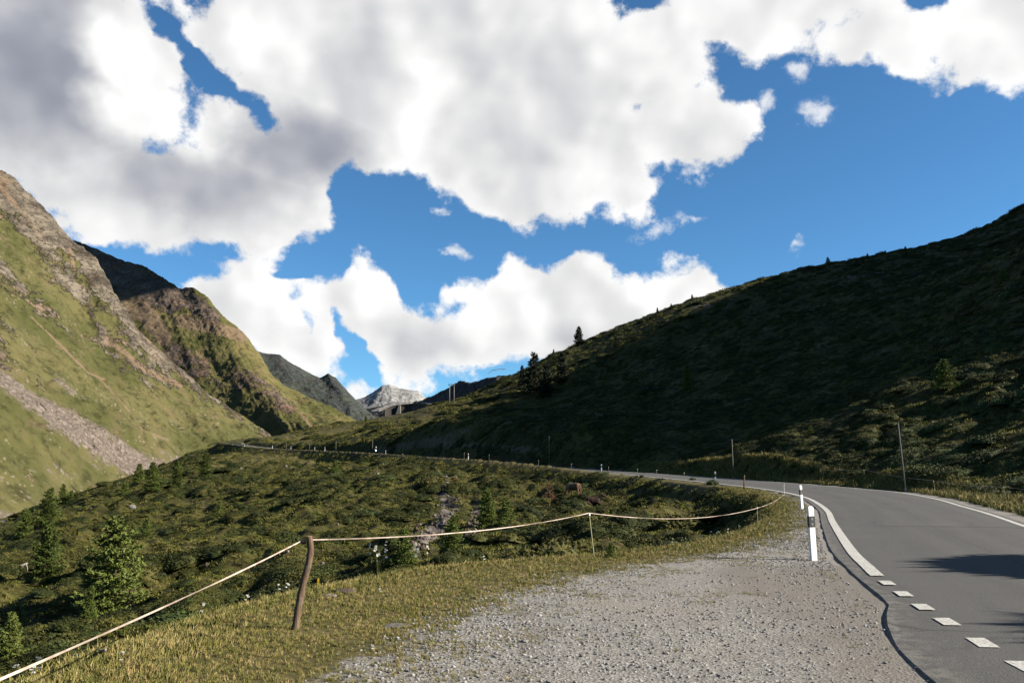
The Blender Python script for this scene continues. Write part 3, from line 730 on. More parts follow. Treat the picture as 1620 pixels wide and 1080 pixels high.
M2 = [((60, 360, 1750), (60, 640, 1300)), ((110, 380, 1700), (160, 650, 1280)), ((125, 385, 1690), (200, 660, 1270)), ((160, 398, 1670), (240, 670, 1260)), ((205, 416, 1640), (280, 680, 1240)), ((230, 424, 1620), (320, 690, 1220)), ((255, 441, 1590), (360, 700, 1190)), ((283, 458, 1560), (390, 705, 1170)), ((306, 455, 1540), (410, 705, 1150)),
      ((326, 471, 1520), (430, 705, 1130)), ((350, 500, 1490), (450, 705, 1110)), ((386, 530, 1450), (470, 700, 1090)), ((412, 562, 1420), (485, 698, 1080)), ((425, 588, 1400), (500, 695, 1070)), ((450, 610, 1370), (515, 690, 1060)),
      ((490, 630, 1330), (540, 686, 1050)), ((530, 648, 1290), (555, 682, 1045)), ((562, 666, 1250), (572, 680, 1040)), ((585, 680, 1200), (585, 690, 1040))]
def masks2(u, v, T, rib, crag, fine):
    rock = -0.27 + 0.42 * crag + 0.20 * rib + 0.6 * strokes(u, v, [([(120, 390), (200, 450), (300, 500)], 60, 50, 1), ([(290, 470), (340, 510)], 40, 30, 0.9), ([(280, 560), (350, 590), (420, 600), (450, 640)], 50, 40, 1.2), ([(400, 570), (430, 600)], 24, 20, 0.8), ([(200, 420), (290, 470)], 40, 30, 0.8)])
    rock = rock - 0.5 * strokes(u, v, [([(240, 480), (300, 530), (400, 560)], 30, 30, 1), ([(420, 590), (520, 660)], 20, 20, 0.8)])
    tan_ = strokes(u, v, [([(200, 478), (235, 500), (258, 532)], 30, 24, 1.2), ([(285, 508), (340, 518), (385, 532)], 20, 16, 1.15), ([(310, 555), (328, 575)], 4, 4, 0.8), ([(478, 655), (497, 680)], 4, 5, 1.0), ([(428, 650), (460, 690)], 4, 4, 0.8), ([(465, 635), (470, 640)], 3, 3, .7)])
    rock = np.maximum(rock, 1.4 * strokes(u, v, [([(110, 390), (200, 440), (270, 475)], 46, 34, 1), ([(290, 468), (335, 500)], 26, 22, 0.9)]))  # upper ridge turned to rock colour, painting in its shaded tone
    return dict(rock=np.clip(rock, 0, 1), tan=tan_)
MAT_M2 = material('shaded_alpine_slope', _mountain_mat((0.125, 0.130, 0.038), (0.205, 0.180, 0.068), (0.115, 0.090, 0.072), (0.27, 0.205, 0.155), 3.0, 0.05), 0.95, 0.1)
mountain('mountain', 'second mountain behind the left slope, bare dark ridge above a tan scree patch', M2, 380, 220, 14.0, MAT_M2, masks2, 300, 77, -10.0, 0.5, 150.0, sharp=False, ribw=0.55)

M3 = [((380, 545, 2700), (400, 690, 2100)), ((418, 560, 2650), (440, 692, 2100)), ((442, 562, 2620), (470, 694, 2100)), ((458, 574, 2590), (500, 696, 2080)), ((488, 590, 2560), (530, 697, 2060)), ((506, 599, 2540), (550, 697, 2050)), ((519, 592, 2520), (565, 697, 2050)), ((531, 598, 2500), (580, 696, 2040)), ((548, 618, 2470), (590, 696, 2030)), ((566, 640, 2430), (605, 695, 2020)), ((590, 660, 2350), (620, 694, 2010)), ((615, 675, 2280), (640, 690, 2000))]
MAT_M3 = material('far_green_ridge', _mountain_mat((0.078, 0.100, 0.078), (0.108, 0.128, 0.096), (0.078, 0.092, 0.090), (0.11, 0.125, 0.118), 2.5, 0.02), 0.95, 0.1)  # bluish low-contrast colours carry the haze; no air is built
def masks3(u, v, T, rib, crag, fine): return dict(rock=np.clip(0.2 + 0.5 * crag + 0.3 * rib, 0, 1))
mountain('mountain', 'far dark green ridge with a knobbed top at the valley head', M3, 160, 90, 13.0, MAT_M3, masks3, 400, 91, 0.0, 0.25, 170.0)

M4 = [((535, 640, 4700), (530, 690, 3900)), ((556, 634, 4700), (550, 692, 3900)), ((575, 629, 4700), (570, 692, 3900)), ((590, 621, 4700), (588, 692, 3900)), ((604, 611, 4700), (605, 692, 3900)), ((616, 609, 4700), (622, 692, 3900)), ((632, 615, 4700), (640, 692, 3900)), ((650, 618, 4700), (655, 692, 3900)), ((662, 619, 4700), (668, 692, 3900)), ((672, 629, 4700), (680, 692, 3900)), ((690, 642, 4700), (700, 692, 3900)), ((730, 655, 4700), (740, 692, 3900))]
def _pale(b):
    n = b.noise(nt_scale(b, b.pos, (1, 1, 0.6)), 0.012, 9, 0.7)
    c = b.ramp(n, [(0.35, (0.15, 0.15, 0.155)), (0.5, (0.40, 0.395, 0.385)), (0.65, (0.56, 0.545, 0.52))])
    return c, b.bump(n, 1.0, 12.0)
mountain('mountain', 'distant pale limestone peak at the end of the valley', M4, 150, 90, 18.0, material('pale_limestone', _pale, 0.95, 0.1), None, 600, 111, 0.0, 0.3, 220.0)

M5 = [((548, 656, 3100), (540, 692, 2600)), ((570, 648, 3050), (570, 692, 2580)), ((600, 645, 3000), (600, 692, 2560)), ((635, 645, 2900), (640, 692, 2500)), ((660, 638, 2700), (670, 692, 2300)), ((690, 625, 2500), (700, 690, 2100)), ((712, 614, 2350), (720, 690, 1900)), ((727, 604, 2250), (735, 690, 1800)), ((742, 608, 2150), (750, 690, 1700)), ((765, 603, 2000), (770, 690, 1600)), ((800, 596, 1850), (800, 690, 1500)), ((860, 590, 1700), (860, 690, 1400))]
MAT_M5 = material('far_slate_ridge', _mountain_mat((0.085, 0.098, 0.105), (0.11, 0.118, 0.12), (0.085, 0.092, 0.10), (0.13, 0.135, 0.14), 6, 0.02), 0.95, 0.1)  # distance haze is put into this blue-grey tint
mountain('mountain', 'far slate grey ridge beyond the switchback, right of the pale peak', M5, 150, 70, 24.0, MAT_M5, masks3, 400, 131, 0.0, 0.25, 150.0)

# unseen solid cumulus added out of frame to shade the second mountain's ridge
def cumulus(c, size, seed):
    mb = MB0(48, 28); V = mb[0]; d = V.copy()
    n = fbm(d[:, 0] * 1.6 + seed, d[:, 1] * 1.6 + d[:, 2] * 1.9, 5, 160 + seed, 0.55)
    V = V * (1 + 0.35 * n)[:, None]; V[:, 2] = np.where(V[:, 2] < 0, V[:, 2] * 0.45, V[:, 2])
    o = link('cloud', np_mesh('cloud', V * np.array(size) + np.array(c), mb[1]), material('cloud_white', lambda b: (0.85, 0.86, 0.88), 1.0, 0.0))
    return tag(o, 'unseen cumulus added beyond the right edge to shade the second mountain', 'cloud', kind='structure')
def MB0(nu, nv):
    th = np.linspace(0, 2 * math.pi, nu, endpoint=False); ph = np.linspace(-math.pi / 2 + 0.02, math.pi / 2 - 0.02, nv)
    V = np.array([(math.cos(p) * math.cos(t), math.cos(p) * math.sin(t), math.sin(p)) for p in ph for t in th])
    a = np.arange(nv - 1)[:, None] * nu; k = np.arange(nu); k2 = (k + 1) % nu
    F = np.stack([a + k, a + k2, a + nu + k2, a + nu + k], -1).reshape(-1, 4)
    return V, F
_c = np.array(P(185, 415, 1640)) + 2300 * SUN
cumulus(_c, (330, 190, 62), 3)

# ------------------------------------------------------------------ shape helpers
class MB:
    def __init__(self): self.v = []; self.f = []; self.n = 0
    def add(self, v, f):
        v = np.asarray(v, float)
        self.v.append(v); self.f += [tuple(i + self.n for i in q) for q in f]; self.n += len(v)
    def tube(self, pts, rad, seg=8, cap=True, flat=1.0):
        pts = np.asarray(pts, float); n = len(pts)
        rad = np.broadcast_to(np.asarray(rad, float), (n,))
        V = []
        t = np.gradient(pts, axis=0) if n > 2 else np.repeat((pts[1] - pts[0])[None], 2, 0)
        ref = np.array([0, 0, 1.0]) if abs(t[0][2]) < 0.9 * np.linalg.norm(t[0]) else np.array([1.0, 0, 0])
        for i in range(n):
            d = t[i] / (np.linalg.norm(t[i]) + 1e-12)
            a = np.cross(d, ref); a /= np.linalg.norm(a) + 1e-12
            c = np.cross(a, d)
            for k in range(seg):
                an = 2 * math.pi * k / seg
                V.append(pts[i] + rad[i] * (math.cos(an) * a * flat + math.sin(an) * c))
        F = []
        for i in range(n - 1):
            for k in range(seg):
                k2 = (k + 1) % seg
                F.append((i * seg + k, i * seg + k2, (i + 1) * seg + k2, (i + 1) * seg + k))
        if cap:
            F.append(tuple(range(seg))[::-1]); F.append(tuple((n - 1) * seg + k for k in range(seg)))
        self.add(V, F)
    def box(self, c, s, rz=0.0, taper=1.0):
        hx, hy, hz = s[0] / 2, s[1] / 2, s[2] / 2
        V = []
        for z in (-1, 1):
            q = taper if z > 0 else 1.0
            for x, y in ((-1, -1), (1, -1), (1, 1), (-1, 1)):
                px, py = x * hx * q, y * hy * q
                V.append((c[0] + px * math.cos(rz) - py * math.sin(rz), c[1] + px * math.sin(rz) + py * math.cos(rz), c[2] + z * hz))
        self.add(V, [(3, 2, 1, 0), (4, 5, 6, 7), (0, 1, 5, 4), (1, 2, 6, 5), (2, 3, 7, 6), (3, 0, 4, 7)])
    def ball(self, c, r, seg=10, rings=6):
        V = []; F = []
        r = np.broadcast_to(np.asarray(r, float), (3,))
        V.append((c[0], c[1], c[2] - r[2]))
        for i in range(1, rings):
            a = math.pi * i / rings - math.pi / 2
            for k in range(seg):
                b_ = 2 * math.pi * k / seg
                V.append((c[0] + r[0] * math.cos(a) * math.cos(b_), c[1] + r[1] * math.cos(a) * math.sin(b_), c[2] + r[2] * math.sin(a)))
        V.append((c[0], c[1], c[2] + r[2])); top = len(V) - 1
        for k in range(seg):
            k2 = (k + 1) % seg
            F.append((0, 1 + k2, 1 + k))
            for i in range(rings - 2): F.append((1 + i * seg + k, 1 + i * seg + k2, 1 + (i + 1) * seg + k2, 1 + (i + 1) * seg + k))
            F.append((1 + (rings - 2) * seg + k, 1 + (rings - 2) * seg + k2, top))
        self.add(V, F)
    def prism(self, outline, z0, z1, axis='z'):
        n = len(outline); V = []
        for z in (z0, z1):
            for a, c in outline: V.append((a, c, z) if axis == 'z' else (a, z, c))
        F = [tuple(range(n))[::-1], tuple(range(n, 2 * n))] + [(k, (k + 1) % n, n + (k + 1) % n, n + k) for k in range(n)]
        self.add(V, F)
    def mesh(self, name, smooth=False):
        me = bpy.data.meshes.new(name)
        me.from_pydata([tuple(q) for q in np.vstack(self.v)], [], self.f)
        if smooth: me.polygons.foreach_set('use_smooth', np.ones(len(me.polygons), bool))
        me.update()
        return me
    def build(self, name, mat, parent=None, smooth=False):
        return link(name, self.mesh(name, smooth), mat, parent)
def tri_cloud(name, V, smooth=False):
    V = np.asarray(V, np.float32).reshape(-1, 3)
    return np_mesh(name, V, np.arange(len(V)).reshape(-1, 3), smooth)

# ------------------------------------------------------------------ plant materials
def _leafy(stops, varf=0.35, trans=0.0):
    def f(b):
        n = b.noise(b.pos, 0.9, 3, 0.6)
        t = b.m('ADD', b.m('MULTIPLY', b.rnd, 0.62), b.m('MULTIPLY', n, 0.38))
        return b.ramp(t, stops)
    return f
MAT_SHRUB = material('shrub_leaves', _leafy([(0.15, (0.026, 0.038, 0.008)), (0.4, (0.055, 0.070, 0.013)), (0.62, (0.090, 0.096, 0.019)), (0.85, (0.140, 0.128, 0.031))]), 0.8, 0.15)
MAT_BUSH = material('bright_bush_leaves', _leafy([(0.1, (0.045, 0.075, 0.014)), (0.5, (0.075, 0.11, 0.022)), (0.9, (0.12, 0.14, 0.036))]), 0.8, 0.2)
MAT_BLADE = material('grass_blades', _leafy([(0.14, (0.13, 0.165, 0.032)), (0.38, (0.26, 0.25, 0.058)), (0.60, (0.40, 0.335, 0.11)), (0.85, (0.60, 0.46, 0.21))]), 0.8, 0.15)
MAT_TURF = material('alpine_turf', _leafy([(0.1, (0.09, 0.105, 0.020)), (0.45, (0.168, 0.178, 0.036)), (0.9, (0.29, 0.25, 0.068))]), 0.85, 0.1)
def _needles(b):
    n = b.noise(b.obj, 6.0, 3, 0.6)
    t = b.m('ADD', b.m('MULTIPLY', b.rnd, 0.45), b.m('MULTIPLY', n, 0.55))
    return b.ramp(t, [(0.2, (0.080, 0.115, 0.017)), (0.5, (0.145, 0.195, 0.030)), (0.8, (0.22, 0.265, 0.055))])
MAT_LARCH = material('larch_needles', _needles, 0.75, 0.2)
MAT_YOUNG_LIT = material('sunlit_young_larch_needles', lambda b: b.ramp(b.noise(b.obj, 6.0, 3, 0.6), [(0.25, (0.10, 0.15, 0.02)), (0.5, (0.17, 0.24, 0.035)), (0.8, (0.26, 0.32, 0.06))]), 0.75, 0.2)  # sunlight painted in: brighter larch copy, besides the paler young growth
def _needles_d(b):
    n = b.noise(b.obj, 6.0, 3, 0.6)
    return b.ramp(n, [(0.3, (0.012, 0.022, 0.008)), (0.6, (0.026, 0.042, 0.014)), (0.8, (0.040, 0.058, 0.020))])
MAT_PINE = material('pine_needles', _needles_d, 0.75, 0.2)
def _bark(b):
    n = b.noise(b.v('MULTIPLY', b.obj, (1, 1, 0.25)), 14, 6, 0.7)
    return b.ramp(n, [(0.3, (0.045, 0.030, 0.020)), (0.55, (0.12, 0.085, 0.06)), (0.75, (0.24, 0.19, 0.145))]), b.bump(n, 0.8, 0.02)
MAT_BARK = material('bark', _bark, 0.9, 0.15)
MAT_DEAD = material('bleached_wood', lambda b: b.ramp(b.noise(b.v('MULTIPLY', b.obj, (4, 4, 1)), 6, 5, 0.7), [(0.3, (0.30, 0.25, 0.20)), (0.7, (0.62, 0.55, 0.47))]), 0.85, 0.2)
MAT_DEADTREE = material('dry_larch_twigs', lambda b: b.ramp(b.noise(b.obj, 3, 3), [(0.3, (0.16, 0.075, 0.045)), (0.7, (0.30, 0.16, 0.10))]), 0.9, 0.1)
def _stone(b):
    n = b.noise(b.obj, 3.0, 6, 0.7)
    t = b.m('ADD', b.m('MULTIPLY', b.rnd, 0.7), b.m('MULTIPLY', n, 0.3))
    return b.ramp(t, [(0.1, (0.17, 0.16, 0.145)), (0.45, (0.32, 0.305, 0.28)), (0.7, (0.46, 0.445, 0.415)), (0.95, (0.72, 0.70, 0.67))])
MAT_STONE = material('pebble_stone', _stone, 0.85, 0.25)
def _rock(b):
    n = b.noise(b.obj, 2.2, 8, 0.7)
    return b.ramp(n, [(0.3, (0.13, 0.115, 0.10)), (0.55, (0.27, 0.25, 0.225)), (0.75, (0.42, 0.40, 0.37))]), b.bump(n, 0.8, 0.06)
MAT_ROCK = material('boulder_rock', _rock, 0.9, 0.2)
def _redrock(b):
    n = b.noise(b.obj, 3.2, 8, 0.7)
    t = b.m('ADD', b.m('MULTIPLY', b.rnd, 0.6), b.m('MULTIPLY', n, 0.4))
    return b.ramp(t, [(0.2, (0.05, 0.036, 0.030)), (0.5, (0.15, 0.108, 0.088)), (0.85, (0.38, 0.35, 0.33))])
MAT_REDROCK = material('scree_rock', _redrock, 0.9, 0.2)
MAT_PETAL_W = material('white_petals', lambda b: (0.95, 0.95, 0.86), 0.7, 0.2)
MAT_PETAL_Y = material('yellow_petals', lambda b: (0.85, 0.58, 0.04), 0.7, 0.2)

# ------------------------------------------------------------------ small plants that are scattered as a mass
def proto(name, me, mat):
    me.materials.append(mat)
    return bpy.data.objects.new(name, me)        # not linked: only its mesh is repeated
def grass_mesh(seed, blades=14, spread=0.35, lean=0.5, wid=0.035, stalks=0):
    r = np.random.default_rng(seed); V = []
    for k in range(blades + stalks):
        st = k >= blades
        a = r.random() * 6.283; q = r.random() ** 0.5 * spread
        p0 = np.array([q * math.cos(a), q * math.sin(a), -0.03])
        h = (0.45 + 0.6 * r.random()) * (1.5 if st else 1.0); ln = lean * r.random() * (0.4 if st else 1.0); b_ = a + r.normal() * 0.9
        d = np.array([math.cos(b_), math.sin(b_), 0])
        s = np.array([-math.sin(b_ + 0.6), math.cos(b_ + 0.6), 0]) * wid * (0.5 if st else 1) * (0.7 + 0.6 * r.random())
        p1 = p0 + d * ln * 0.35 * h + np.array([0, 0, 0.6 * h]); p2 = p0 + d * ln * h + np.array([0, 0, h])
        V += [p0 - s, p0 + s, p1 + s * 0.8, p0 - s, p1 + s * 0.8, p1 - s * 0.8, p1 - s * 0.8, p1 + s * 0.8, p2]
        if st: V += [p2 - s * 2.2, p2 + s * 2.2, p2 + np.array([0, 0, 0.2 * h])]
    return tri_cloud('grass', V)
def shrub_mesh(seed, n=900, flat=0.5, leaf=0.055, lobes=6):
    r = np.random.default_rng(seed); V = []
    cs = [(0, 0, 0.62)] + [(math.cos(a) * 0.45 * r.random() ** .3, math.sin(a) * 0.45, 0.35 + 0.3 * r.random()) for a in r.random(lobes) * 6.283]
    for k in range(n):
        cx, cy, cr_ = cs[r.integers(len(cs))]
        d = r.normal(size=3); d[2] = abs(d[2]) * 0.9 + 0.05; d /= np.linalg.norm(d)
        rad = cr_ * (0.80 + 0.30 * r.random())
        p = np.array([cx + d[0] * rad, cy + d[1] * rad, d[2] * rad * flat * 1.7])
        up = d + np.array([0, 0, 0.7]) + r.normal(size=3) * 0.55; up /= np.linalg.norm(up)
        a = np.cross(up, r.normal(size=3)); a /= np.linalg.norm(a) + 1e-9
        s = leaf * (0.6 + 0.9 * r.random())
        c = np.cross(up, a)
        V += [p - a * s * 0.55, p + a * s * 0.55, p + (up * 0.9 + c * 0.55) * s * 1.6]
        if k % 2: V += [p - c * s * 0.55, p + c * s * 0.55, p + (up * 0.5 + a) * s * 1.5]
    # dense twiggy core
    for cx, cy, cr_ in cs:
        m = 9
        for i in range(m):
            a0, a1 = 6.283 * i / m, 6.283 * (i + 1) / m
            q0 = np.array([cx + math.cos(a0) * cr_ * 0.85, cy + math.sin(a0) * cr_ * 0.85, -0.05]); q1 = np.array([cx + math.cos(a1) * cr_ * 0.85, cy + math.sin(a1) * cr_ * 0.85, -0.05])
            w0 = np.array([cx + math.cos(a0) * cr_ * 0.6, cy + math.sin(a0) * cr_ * 0.6, cr_ * flat * 1.0]); w1 = np.array([cx + math.cos(a1) * cr_ * 0.6, cy + math.sin(a1) * cr_ * 0.6, cr_ * flat * 1.0])
            tp = np.array([cx, cy, cr_ * flat * 1.35])
            V += [q0, q1, w1, q0, w1, w0, w0, w1, tp]
    return tri_cloud('shrub', V)
def stone_mesh(seed, sub=1):
    r = np.random.default_rng(seed)
    mb = MB(); mb.ball((0, 0, 0), 1.0, 7 if sub == 1 else 14, 5 if sub == 1 else 10)
    V = np.vstack(mb.v)
    V = V * (1 + 0.28 * (fbm(V[:, 0] * 0.9 + seed * 3.1, V[:, 1] * 0.9 + V[:, 2] * 1.3, 3, 60)))[:, None]
    V *= np.array([1.0, 0.75 + 0.2 * r.random(), 0.55 + 0.2 * r.random()])
    if sub == 1: V += r.normal(size=V.shape) * 0.07
    mb.v = [V]
    return mb.mesh('stone')
def flower_mesh(seed, umbel=True):
    r = np.random.default_rng(seed); V = []; W = []
    for s in range(3):
        x, y = r.normal(size=2) * 0.12; h = 0.7 + 0.4 * r.random()
        V += [(x - 0.012, y, 0), (x + 0.012, y, 0), (x, y + 0.01, h)]
        for k in range(8 if umbel else 9):
            a = r.random() * 6.283; q = 0.09 * r.random() ** .5
            if umbel: c = np.array([x + q * math.cos(a), y + q * math.sin(a), h + 0.02 * r.random()])
            else: c = np.array([x + 0.03 * math.cos(a), y + 0.03 * math.sin(a), h * (0.62 + 0.42 * k / 9)])
            sz = 0.045
            W += [c + np.array([-sz, -sz * .6, 0]), c + np.array([sz, -sz * .6, 0.01]), c + np.array([0, sz, 0.02])]
            W += [c + np.array([-sz, 0, -sz * .6]), c + np.array([sz, 0, -sz * .6]), c + np.array([0, 0, sz])]
    n1 = len(V) // 3
    me = tri_cloud('flower', list(V) + list(W))
    return me, n1
def two_mat(me, n1, m1, m2):
    me.materials.append(m1); me.materials.append(m2)
    idx = np.ones(len(me.polygons), np.int32); idx[:n1] = 0
    me.polygons.foreach_set('material_index', idx)
    return bpy.data.objects.new(me.name, me)

def scatter(name, label, pts, rot, scl, pid, protos, cat, kind='stuff'):
    """one object whose points carry many copies of a few small meshes"""
    pts = np.asarray(pts, np.float32); n = len(pts)
    me = bpy.data.meshes.new(name); me.vertices.add(n); me.vertices.foreach_set('co', pts.ravel())
    a = me.attributes.new('rot', 'FLOAT_VECTOR', 'POINT'); a.data.foreach_set('vector', np.asarray(rot, np.float32).ravel())
    a = me.attributes.new('scl', 'FLOAT_VECTOR', 'POINT'); a.data.foreach_set('vector', np.asarray(scl, np.float32).ravel())
    a = me.attributes.new('pid', 'INT', 'POINT'); a.data.foreach_set('value', np.asarray(pid, np.int32).ravel())
    o = link(name, me)
    ng = bpy.data.node_groups.new(name + '_scatter', 'GeometryNodeTree')
    ng.interface.new_socket('Geometry', in_out='INPUT', socket_type='NodeSocketGeometry')
    ng.interface.new_socket('Geometry', in_out='OUTPUT', socket_type='NodeSocketGeometry')
    gi = ng.nodes.new('NodeGroupInput'); go = ng.nodes.new('NodeGroupOutput')
    jn = ng.nodes.new('GeometryNodeJoinGeometry')
    def named(nm, typ):
        q = ng.nodes.new('GeometryNodeInputNamedAttribute'); q.data_type = typ; q.inputs['Name'].default_value = nm
        return q.outputs['Attribute']
    rt = named('rot', 'FLOAT_VECTOR'); sc = named('scl', 'FLOAT_VECTOR'); pd = named('pid', 'INT')
    for k, p in enumerate(protos):
        oi = ng.nodes.new('GeometryNodeObjectInfo'); oi.inputs['Object'].default_value = p
        if 'As Instance' in oi.inputs: oi.inputs['As Instance'].default_value = False
        ip = ng.nodes.new('GeometryNodeInstanceOnPoints')
        cm = ng.nodes.new('FunctionNodeCompare'); cm.data_type = 'INT'; cm.operation = 'EQUAL'
        ng.links.new(pd, cm.inputs[2]); cm.inputs[3].default_value = k
        ng.links.new(gi.outputs[0], ip.inputs['Points']); ng.links.new(cm.outputs[0], ip.inputs['Selection'])
        ng.links.new(oi.outputs['Geometry'], ip.inputs['Instance'])
        ng.links.new(rt, ip.inputs['Rotation']); ng.links.new(sc, ip.inputs['Scale'])
        ng.links.new(ip.outputs[0], jn.inputs[0])
    ng.links.new(jn.outputs[0], go.inputs[0])
    md = o.modifiers.new('scatter', 'NODES'); md.node_group = ng
    return tag(o, label, cat, kind=kind)

def slope_rot(x, y, n, follow=0.6):
    e = 0.6
    gx_ = (ground(x + e, y) - ground(x - e, y)) / (2 * e); gy_ = (ground(x, y + e) - ground(x, y - e)) / (2 * e)
    return np.column_stack([np.arctan(gy_) * follow, -np.arctan(gx_) * follow, np.zeros(n)]), gx_, gy_
def in_view(x, y, m=3.0):
    return (y > 1.5) & (np.abs(x) < 0.66 * y + m)

GRASS = [proto('grass_tuft', grass_mesh(k, 16, 0.4, 0.7, 0.028, 1 if k % 2 else 0), MAT_BLADE) for k in range(4)]
TURF = [proto('turf_tuft', grass_mesh(20 + k, 26, 0.8, 0.8, 0.06), MAT_TURF) for k in range(3)]
SHRUB = [proto('heath_shrub', shrub_mesh(30 + k), MAT_SHRUB) for k in range(5)] + [proto('green_shrub', shrub_mesh(36 + k), MAT_BUSH) for k in range(2)]
STONES = [proto('pebble', stone_mesh(40 + k), MAT_STONE) for k in range(4)]
SCREE = [proto('scree_stone', stone_mesh(50 + k), MAT_REDROCK) for k in range(3)]

def scatter_grass():
    # verge and pull-out edges
    N = 800000
    x = RNG.uniform(-7.5, 19, N); y = RNG.uniform(2.2, 62, N)
    k = in_view(x, y); x, y = x[k], y[k]
    sd = poly_sd(x, y, FLAT); k = (sd > -1.6); x, y, sd = x[k], y[k], sd[k]
    g = poly_sd(x, y, GRAVEL)
    wl = np.interp(y, LE[:at_y(70), 1], LE[:at_y(70), 0]); k = (x < wl - 0.45)
    x, y, sd, g = x[k], y[k], sd[k], g[k]
    r = np.hypot(x, y)
    brk = fbm(x / 0.9, y / 0.9, 4, 71); b2 = fbm(x / 2.5, y / 2.5, 3, 77)
    p = np.clip(0.52 - g / 2.3 + brk * 1.15, 0, 1) * np.clip(1.0 + 1.2 * fbm(x / 0.5, y / 0.5, 2, 78), 0.25, 1)
    p = np.where(g > 2.2, 0.0 + 0.42 * np.clip((brk + b2 - 0.42) * 3, 0, 1) * (g < 4.5), p)
    dens = np.clip(9.0 / r, 0.16, 1.0) * 1.0
    k = RNG.random(len(x)) < p * dens
    x, y, sd, g, r, brk, b2 = [q[k] for q in (x, y, sd, g, r, brk, b2)]
    # weeds on the far shoulder, at the foot of the hill
    j = RNG.integers(at_y(12), at_y(110), 9000); of = WID[j] + 1.0 + 2.6 * RNG.random(len(j)) ** 0.8
    xr = LE[j, 0] + NRM[j, 0] * of; yr = LE[j, 1] + NRM[j, 1] * of
    kr = in_view(xr, yr, 4.0) & (fbm(xr / 1.4, yr / 1.4, 3, 79) > -0.25); xr, yr = xr[kr], yr[kr]
    x = np.concatenate([x, xr]); y = np.concatenate([y, yr]); m_ = len(xr)
    sd = np.concatenate([sd, np.full(m_, -2.0)]); g = np.concatenate([g, np.full(m_, -3.0)]); r = np.hypot(x, y); b2 = np.concatenate([b2, np.full(m_, 0.6)])
    n = len(x); z = ground(x, y)
    long_ = sstep(0.8, -1.0, sd)
    h = (0.018 + 0.024 * RNG.random(n) ** 2 + 0.024 * np.clip(b2, 0, 1)) * (1 + 1.5 * long_) * (1 + r / 60)
    h = np.where(g > 0.3, h * 0.5, h); h[n - m_:] *= 1.5
    w = h * (1.3 + 0.6 * RNG.random(n)) * np.where(g > 0.3, 1.6, 1.0) 
    w = np.maximum(w, 0.04 + r * 0.002)
    rot = np.column_stack([RNG.normal(size=n) * 0.12, RNG.normal(size=n) * 0.12, RNG.random(n) * 6.28])
    scatter('verge_grass', 'dry yellow green grass covering the verge', np.column_stack([x, y, z]), rot, np.column_stack([w, w, h]), RNG.integers(0, 4, n), GRASS, 'grass')
    return n
def scatter_pebbles():
    N = 200000
    x = RNG.uniform(-4, 19, N); y = np.exp(RNG.uniform(math.log(2.6), math.log(48), N))
    k = in_view(x, y, 1.0); x, y = x[k], y[k]
    g = poly_sd(x, y, GRAVEL)
    wl = np.interp(y, LE[:at_y(70), 1], LE[:at_y(70), 0])
    wear = fbm(x / 2.2, y / 3.5, 3, 83)
    k = (g > -0.7) & (x < wl - 0.42) & (RNG.random(len(x)) < np.clip(0.75 + g, 0.1, 1) * np.clip(0.75 - 1.6 * wear, 0.12, 1) * (1 - 0.7 * dirt_zone(x, y)))
    x, y = x[k], y[k]; n = len(x)
    r = np.hypot(x, y); s = 0.005 + 0.012 * RNG.random(n) ** 3 + 0.0006 * r
    s = np.where(RNG.random(n) < 0.008, s * 1.7, s)
    rot = RNG.random((n, 3)) * 6.28; rot[:, :2] *= 0.1
    scatter('gravel_stones', 'loose pale crushed stones over the pull-out', np.column_stack([x, y, ground(x, y) + s * 0.15]), rot, np.column_stack([s, s, s]), RNG.integers(0, 4, n), STONES, 'gravel')
    return n
